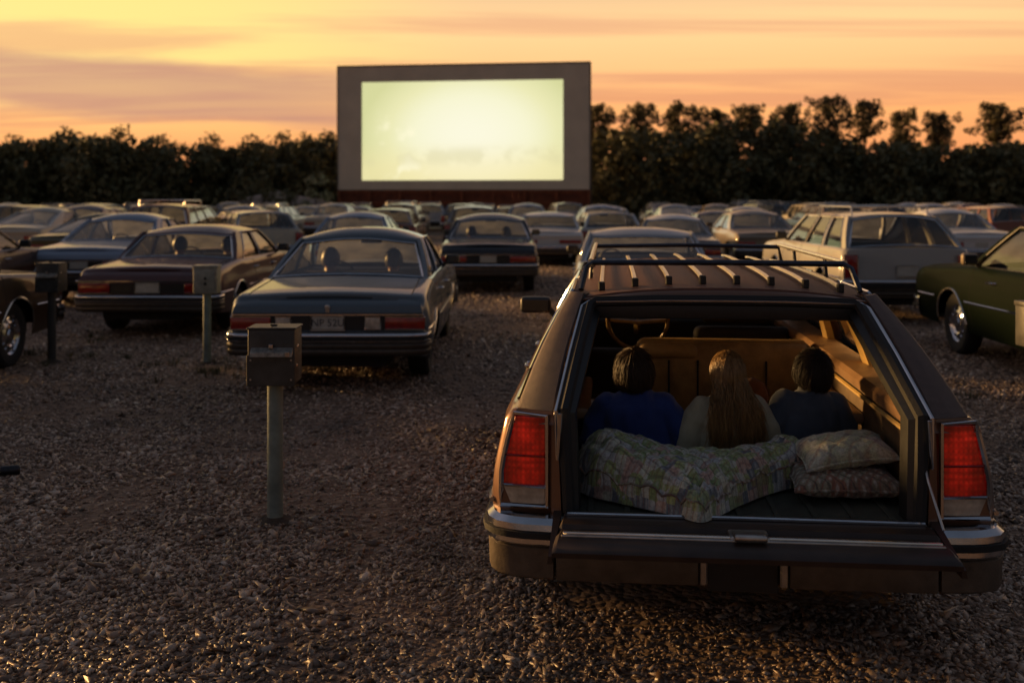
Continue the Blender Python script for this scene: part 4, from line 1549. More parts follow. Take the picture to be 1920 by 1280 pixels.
def build_wagon():
    spec = dict(WAGON, W=2.05, L=5.45, cab=(0.20, 3.80, 0.80, 3.12), zr=1.405, xr=0.70, crown=0.06, lamps=[], plate=None,
                pillars=[(0.0, 0.05, 0.0, 0.06), (0.33, 0.36, 0.30, 0.34), (0.61, 0.64, 0.61, 0.645), (0.965, 1.0, 0.95, 1.0)],
                headliner='brown_vinyl_trim', front_glass='glass', mirror_w=0.25, mirrors=2, handles=(2.15, 3.05))
    root, S = make_car('station_wagon', spec, M['wagon_paint'], M['roof_vinyl'], (0.725, 0.56))
    place_ = (WAG_X, WAG_Y, 0)
    root.location = place_
    root.rotation_euler = (0, 0, R(WAG_YAW))
    tag(root, 'brown station wagon with its tailgate open and three children inside', 'car')

    def part(nm, fn, mat, parent=root, smooth=True, angle=35):
        mb = MB()
        fn(mb)
        return mb.build(nm, mat, parent, smooth, angle)

    for sd in (-1, 1):
        # slanted rear pillar with a wide grained face
        def pil(mb, sd=sd):
            ob, ot = Vector((sd * 0.905, 0.175, 0.984)), Vector((sd * 0.706, 0.80, 1.412))
            ib, it = Vector((sd * 0.745, 0.115, 0.984)), Vector((sd * 0.640, 0.765, 1.405))
            f = Vector((0, 0.10, -0.01))
            n = 6
            rows = []
            for k in range(n + 1):
                t = k / n
                o_, i_ = ob.lerp(ot, t), ib.lerp(it, t)
                bow = Vector((sd * 0.012, -0.012, 0.01)) * math.sin(math.pi * t)
                o_, i_ = o_ + bow, i_ + bow
                rows.append([tuple(o_ + f + Vector((sd * 0.004, 0, 0))), tuple(o_ + Vector((0, 0.018, 0))), tuple(o_ + (i_ - o_) * 0.07), tuple(o_.lerp(i_, 0.5) + Vector((0, -0.006, 0))), tuple(i_ + (o_ - i_) * 0.07), tuple(i_ + Vector((0, 0.018, 0))), tuple(i_ + f)])
            mb.grid(rows)
            mb.add(rows[0], [tuple(range(7))])
            mb.add(rows[-1], [tuple(range(7))])
        part('rear_pillar', pil, 'grain_vinyl')
        # shoulder between pillar and lamp
        part('shoulder_panel', lambda mb, sd=sd: mb.hexa([(sd * 0.728, 0.098, 0.93), (sd * 0.918, 0.135, 0.93), (sd * 0.918, 0.30, 0.93), (sd * 0.728, 0.30, 0.93),
                                                           (sd * 0.74, 0.112, 0.9825), (sd * 0.905, 0.168, 0.9825), (sd * 0.905, 0.30, 0.9825), (sd * 0.74, 0.30, 0.9825)]), 'wagon_paint', root, True, 30)
        # lamp cluster
        def quad(z0, z1, y, x_in=0.787, g=0.0):
            xo = lambda z: 0.955 - 0.055 * max(0, (z - 0.72) / 0.25) ** 1.3 - g
            return [(sd * (x_in + g), y, z0), (sd * xo(z0), y + 0.02, z0), (sd * xo(z1), y + 0.02, z1), (sd * (x_in + g), y, z1)]
        def lens(mb, z0, z1):
            n = 5
            rows = []
            for k in range(n + 1):
                z = lerp(z0, z1, k / n)
                q = quad(z, z, 0.115)
                a, b = Vector(q[0]), Vector(q[1])
                row = [(a.x, 0.16, z), tuple(a)] + [tuple(a.lerp(b, s_) + Vector((0, -0.008 * math.sin(math.pi * s_), 0))) for s_ in (0.25, 0.5, 0.75)] + [tuple(b), (b.x + sd * 0.018, b.y + 0.03, z), (b.x + sd * 0.026, 0.26, z)]
                rows.append(row)
            mb.grid(rows)
            mb.add(rows[0], [tuple(range(8))])
            mb.add(rows[-1], [tuple(range(8))])
        lit = 'red_lens_lit'
        cl = part('taillight', lambda mb: lens(mb, 0.682, 0.955), lit)
        part('dividing_bar', lambda mb: mb.tube([Vector(quad(0.80, 0.80, 0.104)[0]), Vector(quad(0.80, 0.80, 0.104)[1])], 0.0045, 5), 'red_lens', cl)
        rl = part('reversing_light', lambda mb: lens(mb, 0.605, 0.673), 'clear_lens')
        def surr(mb):
            pts = []
            for z in np.linspace(0.595, 0.968, 9):
                pts.append(Vector(quad(z, z, 0.112, 0.777, -0.006)[1]) + Vector((sd * 0.006, 0, 0)))
            pts = [Vector((sd * 0.777, 0.108, 0.968)), Vector((sd * 0.777, 0.108, 0.595))] + pts
            mb.tube(pts, 0.0115, 6, True)
        part('lamp_surround', surr, 'chrome', cl)
        part('lamp_divider', lambda mb: mb.tube([Vector((sd * 0.78, 0.104, 0.677)), Vector(quad(0.677, 0.677, 0.106)[1])], 0.006, 5), 'chrome', rl)
        # body side panel behind the lamp, next to the opening
        part('door_jamb', lambda mb: mb.hexa([(sd * 0.715, 0.075, 0.545), (sd * 0.757, 0.09, 0.545), (sd * 0.757, 0.22, 0.545), (sd * 0.70, 0.22, 0.545),
                                               (sd * 0.737, 0.108, 0.983), (sd * 0.758, 0.115, 0.983), (sd * 0.758, 0.22, 0.983), (sd * 0.72, 0.22, 0.983)]), 'wagon_paint')
    # opening seal and bright strip
    def ring(x_off, y_off, r, mb, z_lo=0.60):
        def side(sd):
            a = [Vector((sd * (0.716 + x_off), 0.072 + y_off, z_lo)), Vector((sd * (0.728 + x_off), 0.09 + y_off, 0.80)), Vector((sd * (0.737 + x_off), 0.108 + y_off, 0.985)), Vector((sd * (0.689 + x_off), 0.43 + y_off, 1.19)), Vector((sd * (0.646 + x_off), 0.70 + y_off, 1.352)), Vector((sd * (0.616 + x_off), 0.722 + y_off, 1.372))]
            return a
        p = side(-1) + [Vector((-0.3, 0.722 + y_off, 1.381)), Vector((0, 0.720 + y_off, 1.383)), Vector((0.3, 0.722 + y_off, 1.381))] + list(reversed(side(1)))
        mb.tube(p, r, 7)
    part('opening_seal', lambda mb: ring(-0.030, 0.012, 0.026, mb, 0.585), 'rubber')
    part('opening_trim', lambda mb: ring(0.004, -0.004, 0.009, mb, 0.985 - 0.0), 'chrome')

    def jamb(mb):
        for sd in (-1, 1):
            rows = []
            for (x, y, z) in ((0.700, 0.085, 0.585), (0.718, 0.125, 0.985), (0.618, 0.73, 1.352)):
                rows.append([(sd * x, y, z), (sd * (x - 0.055), y + 0.03, z - 0.015), (sd * (x - 0.06), y + 0.12, z - 0.02)])
            mb.grid(rows)
        mb.box(-0.605, 0.605, 0.735, 0.86, 1.292, 1.372, 0.012, 2)
    part('opening_frame', jamb, 'black_plastic')

    def header(mb):
        rows = []
        for s_ in np.linspace(-1, 1, 15):
            x = 0.645 * s_
            zt = 1.405 + 0.06 * (1 - abs(x / 0.70) ** 2.4) - 0.028
            zl = 1.378 + 0.008 * (1 - s_ * s_)
            rows.append([(x, 0.80, zt - 0.001), (x, 0.762, zt - 0.008), (x, 0.742, lerp(zt, zl, 0.4)), (x, 0.728, zl + 0.006), (x, 0.732, zl - 0.004), (x, 0.80, zl - 0.004)])
        mb.grid(rows, True)
    part('roof_header', header, 'wagon_paint')
    # inside
    part('cargo_floor', lambda mb: (mb.box(-0.715, 0.715, 0.075, 2.25, 0.50, 0.575, 0.006, 1)), 'cargo_mat')
    for k in range(9):
        x = -0.6 + k * 0.15
        part('floor_rib', lambda mb: mb.box(x - 0.012, x + 0.012, 0.12, 1.95, 0.5755, 0.583, 0.002, 1), 'cargo_mat', root, False)
    part('sill_plate', lambda mb: mb.box(-0.705, 0.705, 0.035, 0.10, 0.56, 0.588, 0.008, 2), 'dull_chrome')
    for sd in (-1, 1):
        a, b = sorted((sd * 0.70, sd * 0.82))
        part('side_lining', lambda mb: mb.box(a, b, 0.22, 3.7, 0.54, 0.955, 0.01, 1), 'lining')
        def sill(mb, sd=sd):
            rows = []
            for y in np.linspace(0.26, 3.68, 12):
                rows.append([(sd * 0.685, y, 0.925), (sd * 0.683, y, 0.965), (sd * 0.70, y, 0.988), (sd * 0.76, y, 0.996), (sd * 0.855, y, 0.990), (sd * 0.86, y, 0.95)])
            mb.grid(rows)
        part('window_sill', sill, 'brown_vinyl_trim')
        part('sill_cap', lambda mb, sd=sd: mb.tube([(sd * 0.686, y, 0.90) for y in np.linspace(0.3, 3.6, 6)], 0.011, 6), 'tan_trim')
        # arm rest on the lining
        a, b = sorted((sd * 0.62, sd * 0.702))
        part('arm_rest', lambda mb: mb.box(a, b, 1.0, 1.9, 0.76, 0.82, 0.02, 2), 'brown_vinyl_trim')
        c0, c1, c2, c3 = S['cab']
        for i, (b0, b1, t0, t1) in enumerate(S['pillars']):
            def trim(mb, sd=sd, b0=b0, b1=b1, t0=t0, t1=t1):
                rows = []
                for k in range(7):
                    t = k / 6
                    y0 = lerp(lerp(c0, c1, b0 - 0.008), lerp(c2, c3, t0 - 0.008), t)
                    y1 = lerp(lerp(c0, c1, b1 + 0.008), lerp(c2, c3, t1 + 0.008), t)
                    x = lerp(0.885, 0.70, t) + 0.018 * math.sin(math.pi * t) - 0.05
                    z = lerp(0.975, 1.40, t)
                    rows.append([(sd * (x + 0.02), y0 - 0.012, z), (sd * (x - 0.018), y0 + 0.004, z), (sd * (x - 0.03), (y0 + y1) / 2, z), (sd * (x - 0.018), y1 - 0.004, z), (sd * (x + 0.02), y1 + 0.012, z)])
                mb.grid(rows)
            part('pillar_trim', trim, 'tan_trim' if i else 'black_plastic')
    # seats: bench behind, right part upright
    def bench(mb):
        mb.box(-0.36, 0.66, 2.10, 2.27, 0.56, 1.005, 0.05, 3)
    bs = part('rear_seat', bench, 'seat_vinyl')
    part('seat_bolster', lambda mb: mb.box(-0.345, 0.0, 2.065, 2.16, 0.90, 0.985, 0.035, 3), 'seat_vinyl', bs)
    part('seat_piping', lambda mb: mb.tube([(-0.36, 2.13, 0.62), (-0.36, 2.13, 0.97), (-0.32, 2.13, 1.006), (0.62, 2.13, 1.006), (0.66, 2.13, 0.97), (0.66, 2.13, 0.62)], 0.009, 5), 'tan_trim', bs)
    part('seat_seam', lambda mb: [mb.tube([(x, 2.098, 0.6), (x, 2.093, 0.89)], 0.006, 5) for x in (-0.17, 0.0, 0.2, 0.4)], 'interior_dark', bs)
    fs = part('front_seat', lambda mb: (mb.box(-0.70, -0.05, 2.95, 3.10, 0.5, 0.82, 0.05, 3), mb.box(0.05, 0.70, 2.95, 3.10, 0.5, 0.98, 0.05, 3), mb.box(-0.7, 0.7, 3.0, 3.5, 0.46, 0.62, 0.05, 3)), 'seat_dark')
    part('headrest', lambda mb: mb.box(0.10, 0.60, 2.96, 3.06, 1.0, 1.22, 0.05, 3), 'seat_dark', fs)
    part('dashboard', lambda mb: mb.box(-0.84, 0.84, 3.62, 3.85, 0.62, 0.96, 0.05, 3), 'interior_dark')
    def wheel(mb):
        c = Vector((-0.33, 2.98, 1.02))
        mb.tube([c + Vector((0.205 * math.cos(a), -0.07 * math.sin(a), 0.205 * math.sin(a))) for a in np.linspace(0, 2 * math.pi, 29)[:-1]], 0.014, 8, True)
        mb.tube([c + Vector((-0.19, 0, 0)), c + Vector((0, 0.05, -0.02)), c + Vector((0.19, 0, 0))], 0.016, 6)
        mb.tube([c + Vector((0, 0.05, -0.02)), c + Vector((0, 0.3, -0.12))], 0.025, 6)
    part('steering_wheel', wheel, 'wheel_rim')
    part('rear_view_mirror', lambda mb: (mb.box(-0.14, 0.14, 3.16, 3.20, 1.28, 1.35, 0.015, 2), mb.tube([(0, 3.19, 1.34), (0, 3.22, 1.43)], 0.012, 6)), 'black_plastic')

    # tailgate folded down
    g = empty('tailgate', (0, 0.03, 0.56))
    g.parent = root
    g.rotation_euler = (R(1.0), 0, 0)
    def gp(nm, fn, mat, angle=35):
        return part(nm, fn, mat, g, True, angle)
    def skin(mb):
        prof = [(0.0, 0.028), (-0.06, 0.030), (-0.095, 0.026), (-0.105, 0.008), (-0.165, 0.006), (-0.175, 0.018), (-0.245, 0.012), (-0.285, 0.0), (-0.30, -0.014), (-0.298, -0.034), (-0.02, -0.034)]
        rows = []
        for x, k in ((-0.715, 0), (-0.70, 1), (0, 1), (0.70, 1), (0.715, 0)):
            rows.append([(x * (1 + 0.035 * (-y / 0.36)), y, z if k else z * 0.6 - 0.008) for y, z in prof])
        mb.grid(rows, True)
        mb.add(rows[0], [tuple(range(len(prof)))])
        mb.add(rows[-1], [tuple(range(len(prof)))])
    gp('gate_panel', skin, 'gate_inner', 30)
    gp('hinge_edge', lambda mb: mb.tube([(-0.69, -0.002, 0.034), (0, -0.002, 0.036), (0.69, -0.002, 0.034)], 0.008, 6), 'chrome')
    gp('inner_lining', lambda mb: mb.box(-0.66, 0.66, -0.162, -0.11, 0.004, 0.012, 0.003, 1), 'gate_inner')
    gp('bright_strip', lambda mb: mb.box(-0.70, 0.70, -0.188, -0.168, 0.012, 0.027, 0.005, 2), 'bright_trim')
    gp('lower_strip', lambda mb: mb.box(-0.705, 0.705, -0.208, -0.192, 0.010, 0.022, 0.004, 2), 'dull_chrome')
    gp('inner_handle', lambda mb: (mb.box(-0.075, 0.075, -0.20, -0.10, 0.006, 0.030, 0.01, 2), mb.box(-0.062, 0.062, -0.235, -0.175, 0.022, 0.048, 0.01, 2)), 'dull_chrome')
    for sd in (-1, 1):
        a, b = sorted((sd * 0.712, sd * 0.742))
        gp('gate_arm', lambda mb: mb.hexa([(sd * 0.712, 0.02, -0.05), (sd * 0.75, 0.02, -0.05), (sd * 0.755, -0.28, -0.065), (sd * 0.735, -0.28, -0.065), (sd * 0.712, 0.02, 0.04), (sd * 0.745, 0.02, 0.04), (sd * 0.75, -0.28, -0.035), (sd * 0.735, -0.28, -0.035)]), 'gate_inner')
        gp('hinge', lambda mb: mb.tube([(sd * 0.70, 0.005, 0.0), (sd * 0.755, 0.005, 0.0)], 0.022, 8), 'dull_chrome')
    # check cable on the right
    part('check_cable', lambda mb: mb.tube([(0.705, 0.19, 0.93), (0.712, 0.06, 0.75), (0.722, -0.09, 0.61)], 0.005, 5), 'dull_chrome')

    # bumper: two tall corners and a low middle bar
    hb = 1.02
    def corner(mb, sd, prof, x_in=0.745):
        pts = [(hb, 0.42), (hb, 0.18), (hb - 0.015, 0.11), (hb - 0.05, 0.055), (hb - 0.11, 0.025), (0.86, 0.012), (x_in, 0.004)]
        pth = [(sd * x, y) for x, y in pts]
        if sd > 0:
            pth = pth[::-1]
        mb.sweep(prof, pth)
    for sd in (-1, 1):
        part('bumper_corner', lambda mb: corner(mb, sd, [(-0.06, 0.335), (-0.012, 0.335), (0.0, 0.345), (0.004, 0.46), (-0.004, 0.466), (-0.06, 0.466)]), 'bumper_body')
        part('bumper_chrome', lambda mb: corner(mb, sd, [(-0.06, 0.47), (0.006, 0.47), (0.014, 0.48), (0.012, 0.498), (0.004, 0.505), (0.004, 0.525), (0.014, 0.532), (0.010, 0.556), (-0.015, 0.576), (-0.07, 0.578)]), 'chrome')
        part('rubber_strip', lambda mb: corner(mb, sd, [(0.002, 0.501), (0.026, 0.503), (0.026, 0.528), (0.002, 0.53)]), 'rubber')
        part('bumper_bar', lambda mb: mb.box(*sorted((sd * 0.175, sd * 0.735)), 0.0, 0.07, 0.335, 0.462, 0.01, 2), 'bumper_body')
        part('bumper_bracket', lambda mb: mb.box(*sorted((sd * 0.140, sd * 0.172)), 0.004, 0.05, 0.335, 0.455, 0.006, 1), 'dull_chrome')
    part('plate_recess', lambda mb: mb.box(-0.139, 0.139, 0.045, 0.075, 0.30, 0.46, 0.004, 1), 'black_plastic')
    part('bumper_step', lambda mb: mb.box(-0.735, 0.735, 0.02, 0.16, 0.466, 0.505, 0.008, 1), 'black_plastic')

    # roof rack
    rz = lambda x: 1.405 + 0.06 * (1 - abs(x / 0.70) ** 2.4)
    xs, y0, y1 = 0.615, 1.02, 2.98
    zb = 1.535
    rk = part('roof_rack', lambda mb: mb.tube([(-xs - 0.045, y0 - 0.10, rz(0.66) - 0.004), (-xs - 0.02, y0 - 0.03, zb - 0.02), (-xs + 0.012, y0, zb), (0, y0 - 0.012, zb + 0.004), (xs - 0.012, y0, zb), (xs + 0.02, y0 - 0.03, zb - 0.02), (xs + 0.045, y0 - 0.10, rz(0.66) - 0.004)], 0.0145, 8), 'rack_dark')
    part('front_bar', lambda mb: mb.tube([(-xs - 0.04, y1 + 0.08, rz(0.65) - 0.03), (-xs, y1, zb - 0.01), (0, y1 + 0.012, zb), (xs, y1, zb - 0.01), (xs + 0.04, y1 + 0.08, rz(0.65) - 0.03)], 0.0145, 8), 'rack_dark', rk)
    for sd in (-1, 1):
        part('side_rail', lambda mb: mb.tube([(sd * (xs + 0.0), y, zb + 0.006) for y in np.linspace(y0 + 0.015, y1 - 0.015, 6)], (0.013), 8), 'slat_metal', rk)
        for y in (1.5, 2.4):
            part('rail_foot', lambda mb: mb.tube([(sd * xs, y, zb), (sd * (xs + 0.01), y, rz(0.62) - 0.01)], 0.011, 6), 'rack_dark', rk)
    for k in range(8):
        x = -0.56 + k * 0.16
        def slat(mb):
            rows = []
            for y in np.linspace(0.885, 2.95, 12):
                v = (y - 0.78) / (3.14 - 0.78)
                z = rz(x) - 0.028 * abs(2 * v - 1) ** 5 + 0.016
                rows.append([(x - 0.011, y, z), (x - 0.008, y, z + 0.011), (x + 0.008, y, z + 0.011), (x + 0.011, y, z)])
            mb.grid(rows, True)
            mb.add(rows[0], [(0, 1, 2, 3)])
            mb.add(rows[-1], [(0, 1, 2, 3)])
        so = part('slat', slat, 'slat_metal', rk)
        part('slat_foot', lambda mb: mb.box(x - 0.016, x + 0.016, 0.868, 0.90, rz(x) - 0.022, rz(x) + 0.022, 0.005, 1), 'black_plastic', so)
    # drip rails
    for sd in (-1, 1):
        part('drip_rail', lambda mb: mb.tube([(sd * 0.712, y, 1.392) for y in np.linspace(0.82, 3.1, 8)], 0.009, 5), 'bright_trim')
    return root


wagon = build_wagon()
_wm = Matrix.Translation((WAG_X, WAG_Y, 0)) @ Matrix.Rotation(R(WAG_YAW), 4, 'Z')


def in_wagon(o, x, y, z, rz=0.0):
    o.location = _wm @ Vector((x, y, z))
    o.rotation_euler = (o.rotation_euler[0], o.rotation_euler[1], R(WAG_YAW) + rz)
    return o


# ------------------------------------------------------------------ people
def ell(mb, secs, n=18):
    """loft of ellipses: (cx, cy, z, rx, ry)"""
    rows = [[(cx + rx * math.cos(2 * math.pi * k / n), cy + ry * math.sin(2 * math.pi * k / n), z) for k in range(n)] for cx, cy, z, rx, ry in secs]
    mb.grid(rows, True)
    mb.add(rows[0], [tuple(range(n))])
    mb.add(rows[-1], [tuple(range(n))])


def limb(mb, pts, rad, n=12):
    P_ = [Vector(p) for p in pts]
    out, rr = [], []
    for i in range(len(P_) - 1):
        for k in range(5):
            t = k / 5
            out.append(P_[i].lerp(P_[i + 1], t))
            rr.append(lerp(rad[i], rad[i + 1], t))
    out.append(P_[-1])
    rr.append(rad[-1])
    mb.tube(out, rr, n)
    mb.ball(out[0], (rr[0],) * 3)
    mb.ball(out[-1], (rr[-1],) * 3)


def hand(mb, w, d, up, s_=1.0):
    """palm and five curled fingers; w wrist point, d forward, up back-of-hand direction"""
    w, d, up = Vector(w), Vector(d).normalized(), Vector(up).normalized()
    sidev = d.cross(up).normalized()
    mb.tube([w, w + d * 0.03 * s_, w + d * 0.055 * s_], [(0.012 * s_, 0.02 * s_), (0.012 * s_, 0.026 * s_), (0.010 * s_, 0.024 * s_)], 10)
    for i, ln in enumerate((0.040, 0.046, 0.042, 0.032)):
        b = w + d * 0.05 * s_ + sidev * (i - 1.5) * 0.0135 * s_
        mb.tube([b, b + d * ln * 0.5 * s_, b + d * ln * 0.85 * s_ - up * ln * 0.35 * s_, b + d * ln * 0.95 * s_ - up * ln * 0.7 * s_], [0.0066 * s_, 0.0063 * s_, 0.0058 * s_, 0.005 * s_], 7)
    b = w + d * 0.015 * s_ - sidev * 0.018 * s_
    mb.tube([b, b + d * 0.02 * s_ - sidev * 0.016 * s_, b + d * 0.042 * s_ - sidev * 0.02 * s_ - up * 0.01 * s_], [0.009 * s_, 0.0075 * s_, 0.006 * s_], 7)


def head(mb, c, s_=1.0, n=1.0):
    c = Vector(c)
    mb.ball(c, (0.073 * s_, 0.089 * s_, 0.099 * s_), 18, 12)
    mb.ball(c + Vector((0, 0.035, -0.05)) * s_, (0.05 * s_, 0.048 * s_, 0.05 * s_), 12, 8)      # jaw
    mb.ball(c + Vector((0, 0.090, -0.018)) * s_, (0.011 * s_, 0.016 * s_, 0.020 * s_), 8, 6)    # nose
    mb.ball(c + Vector((0, 0.078, -0.055)) * s_, (0.02 * s_, 0.008 * s_, 0.008 * s_), 8, 6)     # lips
    for sd in (-1, 1):
        mb.ball(c + Vector((sd * 0.074, -0.004, -0.012)) * s_, (0.009 * s_, 0.019 * s_, 0.027 * s_), 8, 6)
        mb.ball(c + Vector((sd * 0.028, 0.076, 0.008)) * s_, (0.014 * s_, 0.010 * s_, 0.008 * s_), 8, 6)


def folds(amp, f1=11.0, seed=0.0, vs_=1.0):
    def fn(co, no):
        for i in range(len(co)):
            p = Vector(co[i])
            q = Vector((p.x * f1 + seed, p.y * f1, p.z * f1 * vs_))
            v = 1 - abs(mnoise.noise(q)) * 2.2 + 0.5 * mnoise.noise(q * 2.3)
            co[i] += no[i] * amp * v
        return co
    return fn


def strands(name, roots_fn, count, segs, rad, mat, parent):
    mb_v, mb_f = [], []
    rs = random.Random(hash(name) % 1000 if False else count)
    for i in range(count):
        path = roots_fn(i, rs)
        if path is None:
            continue
        m_ = len(path)
        o = len(mb_v)
        for k, p in enumerate(path):
            t = path[min(k + 1, m_ - 1)] - path[max(k - 1, 0)]
            if t.length < 1e-8:
                t = Vector((0, 0, -1))
            t.normalize()
            a = t.orthogonal().normalized()
            b = t.cross(a)
            r = rad * (1 - 0.75 * (k / (m_ - 1)) ** 2) * (0.6 + 0.8 * ((i * 37) % 10) / 10)
            for q in range(3):
                an = 2 * math.pi * q / 3 + i
                mb_v.append(tuple(p + a * math.cos(an) * r + b * math.sin(an) * r))
        for k in range(m_ - 1):
            for q in range(3):
                q2 = (q + 1) % 3
                mb_f.append((o + k * 3 + q, o + k * 3 + q2, o + k * 3 + 3 + q2, o + k * 3 + 3 + q))
    me = bpy.data.meshes.new(name)
    me.from_pydata(mb_v, [], mb_f)
    me.shade_smooth()
    return link(name, me, mat, parent)


def short_hair(c, s_, seed):
    c = Vector(c)
    E = Vector((0.078, 0.094, 0.104)) * s_

    def fn(i, rs):
        # root anywhere on the scalp except the face
        while True:
            th = math.acos(1 - rs.random() * 1.42)
            ph = rs.uniform(0, 2 * math.pi)
            d = Vector((math.sin(th) * math.cos(ph), math.sin(th) * math.sin(ph), math.cos(th)))
            if d.y > 0.55 and d.z < 0.45:
                continue
            if d.z < -0.55 and d.y > -0.1:
                continue
            break
        whorl = Vector((0.05, -0.35, 0.93)).normalized()
        flow = (d - whorl * d.dot(whorl))
        flow = flow.normalized() if flow.length > 1e-4 else Vector((1, 0, 0))
        flow += Vector((rs.gauss(0, 0.3), rs.gauss(0, 0.3), -0.5))
        ln = rs.uniform(0.04, 0.095) * s_
        path = []
        q = d.copy()
        lift = rs.uniform(0.0, 0.06) if rs.random() < 0.75 else rs.uniform(0.06, 0.20)
        for k in range(5):
            p = Vector((q.x * E.x, q.y * E.y, q.z * E.z)) * (1.0 + 0.02 + lift * (k / 4) + 0.05 * (k / 4) * rs.random())
            path.append(c + p)
            step = flow - q * flow.dot(q)
            q = (q + step.normalized() * (ln / 4) / (0.09 * s_)).normalized()
        return path
    return fn


